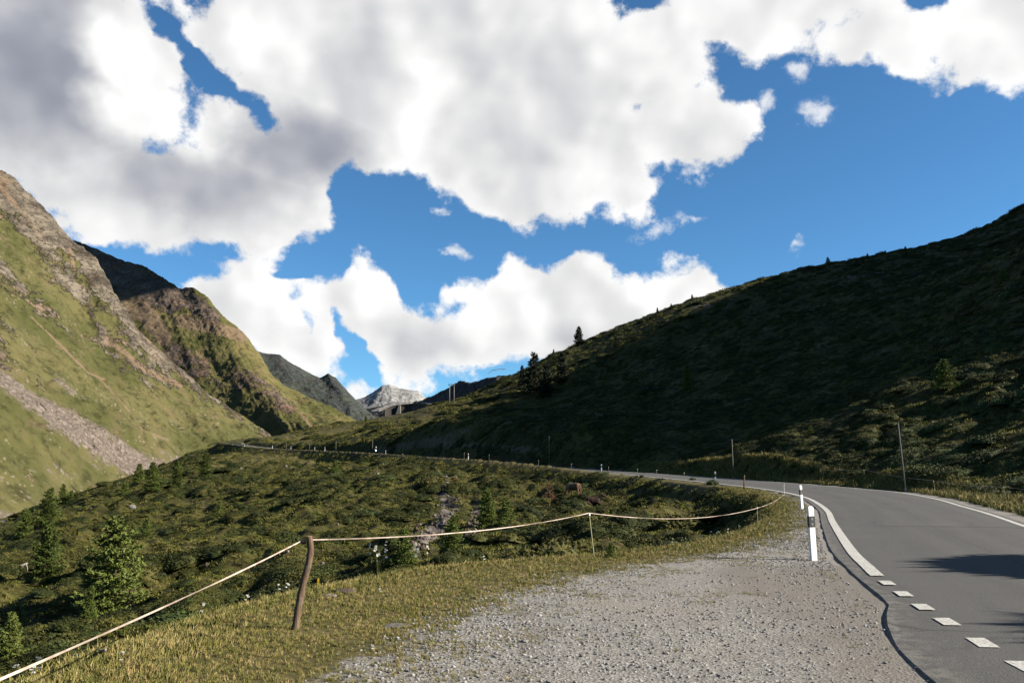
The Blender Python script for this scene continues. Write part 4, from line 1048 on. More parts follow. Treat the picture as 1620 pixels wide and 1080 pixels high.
def scatter_heath():
    # left slope and hollow, and the hill on the right
    N = 260000
    a = RNG.uniform(R(-34), R(35), N); r = np.exp(RNG.uniform(math.log(7), math.log(420), N))
    x = r * np.sin(a); y = r * np.cos(a)
    z, out, hill = ground(x, y, True)
    k = (out > 0.9)
    x, y, z, out, hill, r = [q[k] for q in (x, y, z, out, hill, r)]
    u, v = pix(x, y, z)
    # what the road keeps clear
    n1 = fbm(x / 6.5, y / 6.5, 4, 91); n2 = fbm(x / 26.0, y / 26.0, 3, 95)
    bare = strokes(u, v, [([(700, 768), (712, 800), (695, 835), (655, 862)], 20, 26, 1), ([(760, 800), (745, 850)], 18, 18, 0.8), ([(196, 930), (204, 958), (216, 985)], 24, 17, 1.6), ([(740, 680), (700, 692), (600, 712)], 10, 18, 0.9),
                          ([(560, 660), (690, 655)], 8, 16, 0.8), ([(300, 790), (330, 800)], 6, 6, .8), ([(820, 690), (720, 708)], 16, 14, 0.9)])
    m = 0.40 + 2.4 * n1 + 1.1 * n2 - 1.2 * bare - 0.5 * sstep(300, 420, r) + 0.3 * sstep(2.0, -0.5, out) * 0
    kn = strokes(u, v, KNOLLS)
    m = m - 0.5 * sstep(3.5, 0.9, out) - 0.8 * kn
    dens = np.clip(r / 90.0, 0.10, 1.0)           # log-uniform draw: keep an even cover on the ground
    far = sstep(180, 400, r)
    isS = RNG.random(len(x)) < np.clip(m, 0, 1) * dens * (0.30 - 0.12 * far)
    # shade deepened by plant colour: dark shrubs only, turf kept on crest and spur
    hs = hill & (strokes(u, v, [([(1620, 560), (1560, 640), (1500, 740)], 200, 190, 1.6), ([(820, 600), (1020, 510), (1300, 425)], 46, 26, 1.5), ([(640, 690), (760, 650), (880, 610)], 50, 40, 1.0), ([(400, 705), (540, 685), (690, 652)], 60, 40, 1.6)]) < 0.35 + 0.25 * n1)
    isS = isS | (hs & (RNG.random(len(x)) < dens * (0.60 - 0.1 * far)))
    isG = (~isS) & (RNG.random(len(x)) < dens * (0.42 - 0.2 * far) * np.clip(1 - bare, 0, 1)) & (~hs | (RNG.random(len(x)) < 0.12))
    for nm, lab, k, pr, cat in (('heath_shrubs', 'low olive dwarf shrub cover over the slopes', isS, SHRUB, 'dwarf shrubs'), ('turf_grass', 'tufted alpine turf between the shrubs', isG, TURF, 'turf')):
        X, Y, Zz, r_ = x[k], y[k], z[k], r[k]; n = len(X)
        rot, gx_, gy_ = slope_rot(X, Y, n, 0.75)
        rot[:, 2] = 0
        yaw = RNG.random(n) * 6.28
        if cat == 'turf':
            s = (0.16 + 0.16 * RNG.random(n)) * (1 + r_ / 90); sz = s * (0.25 + 0.25 * RNG.random(n))
            rot[:, 2] = yaw * 0.1
        else:
            big = np.clip(0.5 + n1[k], 0.3, 1.3)
            s = (0.45 + 0.95 * RNG.random(n) ** 1.6) * big * (0.75 + r_ / 170) * np.where(hs[k], 0.7, 1.0); s = np.minimum(s, 2.6); sz = s * (0.50 + 0.35 * RNG.random(n))
            rot[:, 2] = RNG.uniform(-0.5, 0.5, n)
        pid = RNG.integers(0, 3 if cat == 'turf' else 5, n)
        if cat != 'turf':
            spur = strokes(u[k], v[k], [([(1620, 580), (1560, 680), (1480, 745)], 150, 120, 1.3)])
            gr = RNG.random(n) < 0.03 + 0.5 * np.clip(spur, 0, 1) * (n2[k] > -0.15) + 0.10 * (n2[k] > 0.25)  # brighter shrubs on the spur put extra sunlight into its colour
            pid = np.where(gr, 5 + RNG.integers(0, 2, n), pid)
            bigger = RNG.random(n) < 0.05; s = np.where(bigger, s * 1.6, s); sz = np.where(bigger, sz * 1.5, sz)
        scatter(nm, lab, np.column_stack([X, Y, Zz - 0.02]), rot, np.column_stack([s * 1.25, s, sz]), pid, pr, cat)
        print(nm, n)
def scatter_scree():
    N = 60000
    u = RNG.uniform(0, 1180, N); v = RNG.uniform(470, 920, N)
    m = strokes(u, v, [([(700, 768), (712, 800), (695, 835), (655, 862)], 22, 26, 0.8), ([(760, 800), (745, 850)], 18, 18, 0.6), ([(640, 726), (600, 745)], 8, 14, 0.4), ([(195, 935), (205, 960), (215, 985)], 13, 9, 0.6), ([(575, 748), (480, 775)], 8, 10, 0.25),
                       ([(740, 685), (640, 704)], 8, 12, 0.3)])
    m = np.maximum(m, 0.008 * (u < 560) * (v > 740) * (v < 900))
    k = RNG.random(N) < m * 0.9; u, v = u[k], v[k]
    if len(u) > 2600: u, v = u[:2600], v[:2600]
    # cast each sighting on to the ground
    pts = cast(u, v); n = len(pts)
    s = 0.04 + 0.16 * RNG.random(n) ** 3 + 0.0005 * pts[:, 1]
    rot = RNG.random((n, 3)) * 6.28
    scatter('scree_stones', 'grey and rusty stones strewn down the gully', pts + np.column_stack([0 * s, 0 * s, s * 0.2]), rot, np.column_stack([s, s, s]), RNG.integers(0, 3, n), SCREE, 'scree')
def cast(u, v):
    t = np.exp(np.linspace(math.log(14), math.log(420), 260))
    cx, cy = (u - 810) / FPX, (540 - v) / FPX
    dy = CT - cy * ST; dx = cx / dy; dz = (ST + cy * CT) / dy
    X = dx[:, None] * t; Z = CAM_H + dz[:, None] * t; Yy = np.broadcast_to(t, X.shape)
    G = ground(X, Yy); b_ = Z < G
    k = np.argmax(b_, 1); ok = b_.any(1)
    i = np.arange(len(u))[ok]; k = k[ok]
    return np.column_stack([X[i, k], t[k], G[i, k]])
print('grass', scatter_grass()); print('pebbles', scatter_pebbles()); scatter_heath(); scatter_scree()
def scatter_flowers():
    pr = []
    for k in range(2):
        me, n1 = flower_mesh(k); pr.append(two_mat(me, n1, MAT_TURF, MAT_PETAL_W))
    me, n1 = flower_mesh(7, False); pr.append(two_mat(me, n1, MAT_TURF, MAT_PETAL_Y))
    N = 5000
    x = RNG.uniform(-6, 18, N); y = RNG.uniform(4, 48, N)
    sd = poly_sd(x, y, FLAT); g = poly_sd(x, y, GRAVEL)
    cl = fbm(x / 1.5, y / 1.5, 2, 201)
    k = (sd > -1.2) & (sd < 2.5) & (g < -0.4) & in_view(x, y) & (RNG.random(N) < 0.06 + 0.6 * cl) & (x < np.interp(y, LE[:at_y(70), 1], LE[:at_y(70), 0]) - 0.6)
    x, y, sd = x[k], y[k], sd[k]; n = len(x)
    ex = RNG.uniform(-2.5, -1.2, 9); ey = RNG.uniform(12.9, 14.2, 9)
    x = np.concatenate([x, ex]); y = np.concatenate([y, ey]); sd = np.concatenate([sd, np.full(9, -9.0)]); n = len(x)
    s = np.where(sd < -5, 0.14 + 0.16 * RNG.random(n), 0) + 0.08 + 0.08 * RNG.random(n) + 0.08 * sstep(0.6, -0.8, sd)
    rot = np.column_stack([RNG.normal(size=n) * .1, RNG.normal(size=n) * .1, RNG.random(n) * 6.28])
    scatter('wild_flowers', 'small white and yellow wild flowers in the verge grass', np.column_stack([x, y, ground(x, y)]), rot, np.column_stack([np.where(sd < -5, 0.18, s), np.where(sd < -5, 0.18, s), s * 1.15]), np.where(sd < -5, 0, RNG.choice([0, 1, 2], n, p=[.45, .4, .15])), pr, 'wild flowers')
    print('flowers', n)
scatter_flowers()

# ------------------------------------------------------------------ trees
def conifer_meshes(seed, nb=64, dens=17, width=0.24, ragged=0.35, needle=0.030, droop=0.12, low=0.05, prof=0.75):
    r = np.random.default_rng(seed)
    mb = MB()
    zz = np.linspace(-0.03, 1.0, 9)
    bend = np.column_stack([0.012 * np.sin(zz * 5 + seed), 0.012 * np.cos(zz * 4 + seed), zz])
    mb.tube(bend, 0.022 * (1.02 - zz) + 0.0015, 7)
    V = []
    for k in range(nb):
        h = low + (0.985 - low) * ((k + r.random()) / nb) ** 0.9
        a = k * 2.399 + r.normal() * 0.35
        L = width * (1.03 - h) ** prof * (1 - ragged + ragged * 1.6 * r.random()) + 0.015
        d = np.array([math.cos(a), math.sin(a), 0])
        p0 = np.array([np.interp(h, zz, bend[:, 0]), np.interp(h, zz, bend[:, 1]), h])
        rise = 0.30 * (h - 0.45)
        pts = [p0 + d * L * t + np.array([0, 0, L * (rise * t - droop * math.sin(t * 3.1) + 0.10 * t * t)]) for t in np.linspace(0, 1, 4)]
        mb.tube(pts, [0.0055 * (1.1 - h) + 0.001, 0.004 * (1.1 - h) + 0.001, 0.002, 0.0008], 4, False)
        m = max(5, int(dens * L / width * 1.5))
        for j in range(m):
            t = 0.12 + 0.9 * (j + r.random()) / m
            c = p0 + d * L * t + np.array([0, 0, L * (rise * t - droop * math.sin(min(t, 1) * 3.1) + 0.10 * t * t)])
            side = np.array([-d[1], d[0], 0]) * r.normal() * 0.30 * L * (1.1 - 0.7 * t)
            c = c + side + np.array([0, 0, r.normal() * 0.008 - 0.25 * abs(side @ side) ** .5])
            for q in range(3):
                s = needle * (0.6 + 0.8 * r.random())
                n1 = d * 0.7 + r.normal(size=3) * 0.7 + np.array([0, 0, 0.25]); n1 /= np.linalg.norm(n1)
                n2 = np.cross(n1, r.normal(size=3)); n2 /= np.linalg.norm(n2) + 1e-9
                V += [c - n2 * s * 0.32, c + n2 * s * 0.32, c + n1 * s * 1.25]
    for j in range(30):
        c = np.array([bend[-1, 0], bend[-1, 1], 0.93 + 0.075 * r.random()]); n1 = r.normal(size=3); n1[2] = abs(n1[2]) + 0.5; n1 /= np.linalg.norm(n1)
        n2 = np.cross(n1, r.normal(size=3)); n2 /= np.linalg.norm(n2) + 1e-9
        V += [c - n2 * 0.006, c + n2 * 0.006, c + n1 * 0.035]
    return mb.mesh('trunk', True), tri_cloud('crown', V)
LARCH = [conifer_meshes(s, nb, dn, w, rg, nd_, dr, lo) for s, nb, dn, w, rg, nd_, dr, lo in ((1, 84, 54, 0.31, 0.50, 0.027, 0.10, 0.05), (2, 80, 60, 0.42, 0.6, 0.029, 0.04, 0.04), (3, 66, 46, 0.27, 0.45, 0.029, 0.14, 0.05), (4, 54, 44, 0.42, 0.5, 0.038, 0.02, 0.03))]
ROUND = conifer_meshes(21, 120, 44, 0.34, 0.2, 0.08, 0.02, 0.42, 0.16)
ROUND[0].materials.append(MAT_BARK); ROUND[1].materials.append(MAT_LARCH)
YOUNG_LIT = []
for _t, _c in (LARCH[0], LARCH[1], LARCH[3]):
    _c2 = _c.copy(); _c2.materials.append(MAT_YOUNG_LIT); YOUNG_LIT.append((_t, _c2))
PINE = [conifer_meshes(s, 62, 22, w, 0.3, 0.042, 0.12, 0.03) for s, w in ((11, 0.24), (12, 0.30))]
for t, c in LARCH: t.materials.append(MAT_BARK); c.materials.append(MAT_LARCH)
for t, c in PINE: t.materials.append(MAT_BARK); c.materials.append(MAT_PINE)
def tree(p, h, mesh, label, name='larch_tree', group=None, wide=1.0, lean=0.0, rz=None):
    o = empty(name, p, random.uniform(0, 6.28) if rz is None else rz)
    o.scale = (h * wide, h * wide, h); o.rotation_euler[1] = lean
    link('trunk', mesh[0], None, o); link('crown', mesh[1], None, o)
    return tag(o, label, 'tree' if 'sapling' not in name else 'sapling', group)
def tree_px(u, v, hpx, mesh, label, **kw):
    p = hit(u, v); p[2] -= 0.04
    return tree(p, hpx * p[1] / FPX * 1.02, mesh, label, **kw)
GL, GH, GS = 'larches on the left slope', 'conifers on the dark hill', 'young larches in the hollow'
for u, v, h, k, w, lab in [
    (176, 968, 140, 1, 1.0, 'largest larch on the left slope, above the small sandy bank'),
    (70, 922, 92, 0, 1.0, 'tall larch beside the bleached dead wood at the left edge'),
    (38, 852, 46, 2, 1.2, 'larch at the left edge standing right below the valley scree patch'),
    (76, 828, 54, 1, 0.95, 'bushy larch on the slope brow, left of a smaller larch pair'),
    (99, 796, 30, 2, 1.1, 'small larch just behind the bushy larch on the brow'),
    (112, 794, 18, 3, 1.2, 'tiny larch right beside the small one on the brow'),
    (197, 786, 22, 3, 1.2, 'low squat larch on the brow between the two larch clusters'),
    (219, 764, 30, 0, 1.2, 'left one of the three larches standing by the scree foot'),
    (240, 776, 44, 0, 1.1, 'darkest and tallest of the larches by the scree foot'),
    (279, 772, 42, 2, 1.1, 'slim larch right of the scree foot, second from the right in its row'),
    (324, 755, 38, 0, 1.15, 'rightmost larch of the row on the brow'),
    (231, 852, 36, 2, 1.0, 'small larch in mid slope beyond the largest larch'),
    (211, 850, 22, 3, 1.1, 'stunted larch touching the small mid slope larch on its left'),
    (346, 818, 26, 3, 0.9, 'lone little larch in the middle of the left slope'),
    (140, 985, 55, 2, 0.9, 'young larch below the largest larch, left of the sandy bank'),
    (12, 1052, 78, 0, 1.0, 'nearest larch, cut by the left edge of the picture')]:
    tree_px(u, v, h, LARCH[k], lab, group=GL, wide=w)
for u, v, h, k, lab in [
    (770, 836, 60, 0, 'young larch standing right of the stony gully'),
    (716, 868, 50, 1, 'bushy young larch at the foot of the stony gully'),
    (800, 828, 40, 3, 'spreading young larch between gully and dry dead larch'),
    (640, 892, 54, 3, 'leafy young larch just behind the white flower clump'),
    (770, 790, 20, 3, 'tiny larch up the bank above the stony gully'),
    (530, 752, 22, 2, 'lone small larch on the road bank in the distance'),
    (966, 882, 26, 3, 'little larch seedling behind the verge near the thin stake')]:
    tree_px(u, v, h, YOUNG_LIT[min(k, 2)], lab, name='larch_sapling', group=GS)
for u, v, h, me, w, lab in [
    (845, 622, 64, PINE[1], 1.0, 'largest dark conifer at the left end of the hill crest'),
    (864, 628, 54, PINE[0], 0.9, 'dark conifer touching the largest one on its right'),
    (826, 612, 34, PINE[0], 0.9, 'smaller dark conifer at the left foot of the largest one'),
    (916, 546, 30, PINE[0], 1.25, 'single conifer standing out against the sky on the hill crest'),
    (889, 606, 48, PINE[0], 0.95, 'shaded conifer on the slope just below the crest conifers'),
    (975, 548, 17, PINE[1], 1.0, 'small shaded conifer right below the crest'),
    (1088, 616, 40, YOUNG_LIT[0], 0.9, 'pale slim larch alone in the middle of the shaded hillside'),
    (1496, 614, 46, YOUNG_LIT[1], 1.2, 'sunlit larch on the spur at the right'),
    (1283, 688, 16, YOUNG_LIT[2], 1.0, 'tiny sunlit larch at the foot of the spur'),
    (1588, 444, 18, YOUNG_LIT[2], 1.0, 'small larch high on the right hillside'),
    (1310, 416, 12, PINE[1], 1.4, 'dark bush-like conifer on the skyline right of the rocks'),
    (1040, 496, 10, PINE[0], 1.0, 'tiny conifer on the skyline, second right of the single crest conifer'),
    (1062, 487, 7, PINE[1], 1.3, 'tiniest dark shrub conifer on the hill skyline'),
    (1095, 473, 10, PINE[0], 1.1, 'small skyline conifer above the pale rock band'),
    (876, 560, 9, PINE[0], 1.0, 'tiny skyline conifer left of the single crest conifer'),
    (1400, 394, 6, PINE[1], 1.6, 'tiny skyline shrub, middle of the three on the upper crest'),
    (1432, 390, 6, PINE[1], 1.6, 'tiny skyline shrub, right one of the three on the upper crest'),
    (1372, 401, 6, PINE[1], 1.6, 'tiny skyline shrub, left one of the three on the upper crest'),
    (688, 628, 8, PINE[1], 1.3, 'little dark conifer beside the distant switchback'),
    (579, 668, 11, LARCH[0], 1.0, 'small larch on the far spur left of the switchback')]:
    tree_px(u, v, h, me, lab, name='conifer_tree' if me in PINE else 'larch_tree', group=GH, wide=w)
# a tree on the hill foot beyond the right of the frame throws the shadow on the asphalt
tree((20.1, 12.0, float(ground(20.1, 12.0)) - 0.05), 5.0, ROUND, 'round tree beyond the right edge casting the farther of two road shadows', name='roadside_tree', wide=1.35)
tree((17.1, 6.7, float(ground(17.1, 6.7)) - 0.05), 4.6, ROUND, 'round tree beyond the right edge casting the nearer of two road shadows', name='roadside_tree')
# the dry larch
def dead_tree(u, v, hpx):
    p = hit(u, v); h = hpx * p[1] / FPX
    o = empty('dead_larch', p); r = np.random.default_rng(5)
    mb = MB(); mb.tube([(0, 0, -0.05), (0.02 * h, 0, 0.5 * h), (0, 0.01 * h, h)], [0.03 * h, 0.02 * h, 0.006 * h], 6); mb.build('trunk', MAT_DEADTREE, o)
    mb = MB()
    for k in range(26):
        z = h * (0.35 + 0.6 * r.random()); a = r.random() * 6.28; L = 0.36 * h * (1.15 - z / h)
        e = np.array([math.cos(a) * L, math.sin(a) * L, z + 0.12 * L])
        mb.tube([(0, 0, z), e * 0.6 + np.array([0, 0, z * 0.4 - 0.05 * L]), e], [0.012 * h, 0.008 * h, 0.003 * h], 4, False)
        for j in range(5):
            q = e * (0.4 + 0.12 * j); q[2] = z + 0.05 * L * j / 5
            mb.tube([q, q + r.normal(size=3) * 0.10 * h], [0.005 * h, 0.002 * h], 3, False)
    mb.build('branches', MAT_DEADTREE, o)
    tag(o, 'dry reddish dead larch left of the standing cow', 'dead tree')
dead_tree(869, 803, 42)

# ------------------------------------------------------------------ bushes one can pick out
def bush(u, v, wpx, label, mat, name='bush', tall=0.8, seed=1):
    p = hit(u, v); w = wpx * p[1] / FPX / 2
    me = shrub_mesh(200 + seed, 1300, 0.62, 0.055, 7); me.materials.append(mat)
    o = link(name, me); o.location = p; o.scale = (w, w, w * tall); o.rotation_euler[2] = seed
    return tag(o, label, 'bush')
bush(1127, 766, 26, 'small yellow green bush beside the third white post from the right', MAT_BUSH, seed=1)
bush(1095, 760, 14, 'round bush on the verge left of the third white post', MAT_BUSH, seed=2)
bush(1538, 778, 42, 'pale leafy bush on the right shoulder by the gravel lay-by', MAT_BUSH, tall=0.9, seed=3)
bush(1440, 742, 24, 'green leafy bush right behind the near snow pole', MAT_BUSH, tall=1.3, seed=4)
bush(1130, 818, 90, 'wide dark green bush below the curve of the tape', MAT_SHRUB, tall=0.55, seed=5)
bush(1060, 838, 130, 'broad olive bush in the hollow behind the verge', MAT_SHRUB, tall=0.55, seed=6)
bush(1560, 700, 60, 'bright green bush low on the sunlit spur', MAT_BUSH, tall=0.7, seed=7)
bush(1330, 690, 22, 'golden bush at the foot of the spur', MAT_SHRUB, tall=0.7, seed=8)
bush(1590, 640, 60, 'green bush high on the sunlit spur at the right edge', MAT_BUSH, tall=0.6, seed=9)
bush(668, 712, 12, 'small green bush at the road bend by the far white post', MAT_BUSH, tall=0.8, seed=10)

# ------------------------------------------------------------------ rocks, deadwood
def rock(p, s, label, mat=MAT_ROCK, seed=1, rz=0.0, name='rock'):
    me = stone_mesh(100 + seed, 2); me.materials.append(mat)
    o = link(name, me); o.location = p; o.scale = s; o.rotation_euler[2] = rz
    return tag(o, label, 'rock')
def rock_px(u, v, wpx, hpx, label, mat=MAT_ROCK, seed=1):
    p = hit(u, v); k = p[1] / FPX
    rock(p + np.array([0, 0, 0.15 * hpx * k]), (wpx * k / 2, wpx * k / 2, hpx * k * 0.7), label, mat, seed)
rock_px(545, 936, 34, 9, 'flat brown stone in the grass right of the wooden fence post', MAT_REDROCK, 1)
rock_px(522, 943, 22, 7, 'reddish stone left of the flat brown one in the grass', MAT_REDROCK, 2)
rock_px(490, 983, 12, 5, 'small pale stone at the foot of the wooden fence post', MAT_ROCK, 3)
rock_px(628, 990, 44, 5, 'low pale stone slab sunk in the grass near the gravel', MAT_ROCK, 4)
rock_px(208, 804, 14, 9, 'grey boulder on the left slope below the larch row', MAT_ROCK, 5)
rock_px(452, 738, 6, 4, 'light boulder on the far bank under the road', MAT_ROCK, 6)
rock_px(300, 940, 9, 5, 'pale stone among shrubs right of the sandy bank', MAT_ROCK, 7)
rock_px(640, 858, 16, 10, 'white grey boulder at the bottom of the stony gully', MAT_ROCK, 8)
rock_px(1268, 419, 17, 6, 'dark outcrop on the hill skyline', MAT_ROCK, 9)
rock_px(430, 915, 7, 4, 'white stone on the slope left of the wooden fence post', MAT_ROCK, 10)
rock_px(545, 905, 7, 4, 'white stone behind the fence post on the shrub slope', MAT_ROCK, 11)
rock_px(380, 742, 8, 4, 'pale stone below the guard rail', MAT_ROCK, 12)
rock_px(946, 852, 9, 5, 'small grey stone in the heath behind the thin stake', MAT_ROCK, 13)
def deadwood(u, v, k):
    p = hit(u, v); o = empty('dead_stump', p); s = k * p[1] / FPX
    r = np.random.default_rng(8); mb = MB()
    mb.tube([(-0.5 * s, 0, 0.35 * s), (0.0, 0, 0.5 * s), (0.55 * s, 0.05 * s, 0.75 * s)], [0.10 * s, 0.14 * s, 0.07 * s], 7)
    mb.build('trunk', MAT_DEAD, o, True)
    for x0, x1, z0 in ((-0.45, -0.6, 0.38), (-0.3, -0.25, 0.42), (0.1, 0.2, 0.5), (0.4, 0.62, 0.68)):
        mb = MB(); mb.tube([(x0 * s, 0, z0 * s), ((x0 + x1) / 2 * s + 0.05 * s, 0.05 * s, z0 * 0.55 * s), (x1 * s, 0.02, -0.03)], [0.06 * s, 0.05 * s, 0.03 * s], 6); mb.build('root', MAT_DEAD, o, True)
    tag(o, 'bleached white dead stump with leg-like roots left of the tall larch', 'dead wood')
deadwood(33, 903, 16)
def logpx(u0, v0, u1, v1, label):
    a, c = hit(u0, v0), hit(u1, v1); o = empty('dead_branch', a)
    mb = MB(); m = (c - a); mb.tube([(0, 0, 0.10), tuple(m * 0.5 + np.array([0, 0, 0.22])), tuple(m + np.array([0, 0, 0.12]))], [0.035, 0.03, 0.012], 6)
    mb.build('limb', MAT_DEAD, o, True); tag(o, label, 'dead wood')
logpx(92, 1060, 165, 1050, 'thin bleached branch lying on the slope above the grass at lower left')

# ------------------------------------------------------------------ road furniture
MAT_WHITE = material('white_plastic', lambda b: b.mix(b.rng(b.noise(b.obj, 9, 5, 0.7), 0.5, 0.75, 0, 0.35), (1.35, 1.33, 1.29), (0.75, 0.70, 0.62)), 0.45, 0.4)
MAT_BLACK = material('black_plastic', lambda b: (0.018, 0.018, 0.019), 0.5, 0.4)
MAT_REFL = material('reflector', lambda b: (0.32, 0.33, 0.35), 0.25, 0.6)
def _wood(b):
    n = b.noise(b.v('MULTIPLY', b.obj, (1, 1, 0.12)), 40, 6, 0.7)
    m_ = b.noise(b.obj, 9, 4)
    c = b.ramp(n, [(0.3, (0.085, 0.048, 0.028)), (0.5, (0.20, 0.125, 0.078)), (0.72, (0.36, 0.27, 0.19))])
    return b.mix(b.rng(m_, 0.52, 0.7, 0, 0.6), c, (0.38, 0.32, 0.25)), b.bump(n, 0.9, 0.01)
MAT_WOOD = material('fence_wood', _wood, 0.85, 0.2)
MAT_STAKE = material('yellow_stake', lambda b: b.mix(b.noise(b.obj, 12, 3), (0.42, 0.40, 0.16), (0.55, 0.52, 0.26)), 0.6, 0.3)
MAT_TAPE = material('fence_tape', lambda b: b.mix(b.rng(b.noise(b.v('MULTIPLY', b.pos, (1, 1, 1)), 7, 4, 0.6), 0.4, 0.65), (0.80, 0.69, 0.58), (0.58, 0.42, 0.34)), 0.6, 0.3)
MAT_GALV = material('galvanised_steel', lambda b: b.mix(b.noise(b.obj, 6, 5), (0.34, 0.34, 0.33), (0.56, 0.56, 0.54)), 0.5, 0.5)
MAT_POLE = material('snow_pole_wood', lambda b: b.mix(b.noise(b.v('MULTIPLY', b.obj, (1, 1, 0.1)), 30, 5), (0.22, 0.20, 0.18), (0.42, 0.39, 0.35)), 0.8, 0.2)

def _post_parts():
    H = 0.98; out = []
    n = 10
    prof = [(-0.06, -0.035), (0.06, -0.035), (0.06, 0.012), (0.035, 0.045), (-0.035, 0.045), (-0.06, 0.012)]
    mb = MB()
    lv = [-0.08, 0.0, 0.5, H - 0.045, H - 0.012, H]
    sc = [1, 1, 1, 1, 0.80, 0.42]
    V = []; F = []
    for z, s in zip(lv, sc):
        for a, c in prof: V.append((a * s, c * s, z))
    m = len(prof)
    for i in range(len(lv) - 1):
        for k in range(m): F.append((i * m + k, i * m + (k + 1) % m, (i + 1) * m + (k + 1) % m, (i + 1) * m + k))
    F.append(tuple((len(lv) - 1) * m + k for k in range(m)))
    mb.add(V, F); body = mb.mesh('body'); body.materials.append(MAT_WHITE)
    mb = MB(); V = []; F = []
    for z in (0.60, 0.80):
        for a, c in prof: V.append((a * 1.07, c * 1.10, z))
    for k in range(m): F.append((k, (k + 1) % m, m + (k + 1) % m, m + k))
    F += [tuple(range(m))[::-1], tuple(range(m, 2 * m))]
    mb.add(V, F); band = mb.mesh('black_band'); band.materials.append(MAT_BLACK)
    mb = MB(); V = [(0, -0.0435, 0)] + [(0.027 * math.cos(t), -0.0425, 0.027 * math.sin(t)) for t in np.linspace(0, 6.283, 13)[:-1]] + [(0.027 * math.cos(t), -0.037, 0.027 * math.sin(t)) for t in np.linspace(0, 6.283, 13)[:-1]]
    F = [(0, 1 + k, 1 + (k + 1) % 12) for k in range(12)] + [(1 + k, 13 + k, 13 + (k + 1) % 12, 1 + (k + 1) % 12) for k in range(12)]
    mb.add(V, F); rf = mb.mesh('reflector'); rf.materials.append(MAT_REFL)
    return body, band, rf
POST = _post_parts()
def delineator(p, label, rz=0.0, lean=(0, 0), k=1.0):
    o = empty('delineator_post', p, rz); o.rotation_euler[0], o.rotation_euler[1] = lean; o.scale = (k, k, k)
    link('body', POST[0], None, o)
    bnd = link('black_band', POST[1], None, o)
    for z in (0.655, 0.748):
        q = link('reflector', POST[2], None, bnd); q.location = (0, 0, z)
    return tag(o, label, 'road post', 'white roadside marker posts')
def on_ground(u, Y):                       # a pixel column at a known distance, standing on the ground
    x = (u - 810) / FPX * Y; g = float(ground(np.array([x]), np.array([Y]))[0])
    f = Y * CT + (g - CAM_H) * ST
    x = (u - 810) / FPX * f
    return np.array([x, Y, float(ground(np.array([x]), np.array([Y]))[0])])
for u, Y, lab, rz, ln in [
    (1287, 15.6, 'nearest white post with black reflector band beside the gravel', 0.35, (0, -0.02)),
    (1269, 34.6, 'second nearest white post, just behind the nearest one', 0.45, (0, -0.04)),
    (1132.5, 71.0, 'third white post along the bend, beside a small bush', -0.1, (0, 0)),
    (951.5, 106.0, 'fourth white post, where the road runs above the grazing cow', -0.5, (0, 0)),
    (741.5, 130.5, 'fifth white post, on the far side of the hollow above the gully', -0.7, (0, 0)),
    (610, 182.0, 'sixth white post, right next to the motorcycle', -0.7, (0, 0)),
    (514, 228.0, 'small far white post, the right one of a close pair', -0.7, (0, 0)),
    (498, 232.0, 'small far white post, the left one of a close pair', -0.7, (0, 0)),
    (460, 242.0, 'tiny white post, middle of the far straight stretch', -0.7, (0, 0)),
    (431, 251.0, 'tiny white post just before the far earth mound', -0.7, (0, 0)),
    (387, 272.0, 'farthest white post, at the right end of the guard rail', -0.7, (0, 0))]:
    p = on_ground(u, Y)
    if Y > 60:                              # stand it on the verge beside the road edge
        j = np.argmin(np.hypot(LE[:, 0] - p[0], LE[:, 1] - p[1])); s_ = 0.55
        cand = LE[:, :2] - NRM * s_
        uu, vv = pix(cand[:, 0], cand[:, 1], LE[:, 2]); w_ = np.where(np.abs(LE[:, 1] - Y) < 25, np.abs(uu - u), 1e9)
        j = int(np.argmin(w_)); x_, y_ = cand[j]
        p = np.array([x_, y_, float(ground(np.array([x_]), np.array([y_]))[0])])
    delineator(p, lab, rz, ln, 1.0 if Y < 40 else 1.05)

def snow_pole(p, h, label, lean=0.0, r=0.045):
    o = empty('snow_pole', p); o.rotation_euler[1] = lean
    mb = MB(); mb.tube([(0, 0, -0.1), (0.004, 0, h * 0.5), (0, 0, h - 0.03), (0, 0, h)], [r, r * 0.95, r * 0.85, r * 0.6], 8); mb.build('shaft', MAT_POLE, o, True)
    mb = MB(); mb.tube([(0, 0, -0.05), (0, 0, 0.25)], [r * 1.5, r * 1.35], 8); mb.build('ground_sleeve', MAT_GALV, o, True)
    return tag(o, label, 'pole', 'tall snow marker poles')
def road_right(u, Y, d=1.0):
    cand = LE[:, :2] + NRM * (WID + d)[:, None]
    uu, _ = pix(cand[:, 0], cand[:, 1], LE[:, 2]); j = int(np.argmin(np.where(np.abs(LE[:, 1] - Y) < 22, np.abs(uu - u), 1e9)))
    x_, y_ = cand[j]; return np.array([x_, y_, float(ground(np.array([x_]), np.array([y_]))[0])])
for u, v0, v1, Y, lab, ln in [
    (1431, 669, 776, 51, 'tallest looking snow pole, on the right shoulder before the sunlit spur', -0.04),
    (1160, 692, 753, 92, 'snow pole behind the bend against the black hillside', 0.0),
    (869, 694, 740, 118, 'snow pole above the dead larch, on the far road side', 0.0),
    (702, 697, 726, 145, 'snow pole above the stony gully', 0.0),
    (589, 699, 722, 195, 'snow pole right behind the motorcycle', 0.0),
    (531, 701, 719, 222, 'far snow pole right of the pair of tiny posts', 0.0),
    (490, 703, 715, 238, 'farthest but one snow pole by the dark earth bank', 0.0),
    (453, 703, 714, 250, 'farthest snow pole, left of the dark earth bank', 0.0)]:
    p = road_right(u, Y); snow_pole(p, (v1 - v0) * p[1] / FPX, lab, ln, 0.045 if Y < 130 else 0.055)
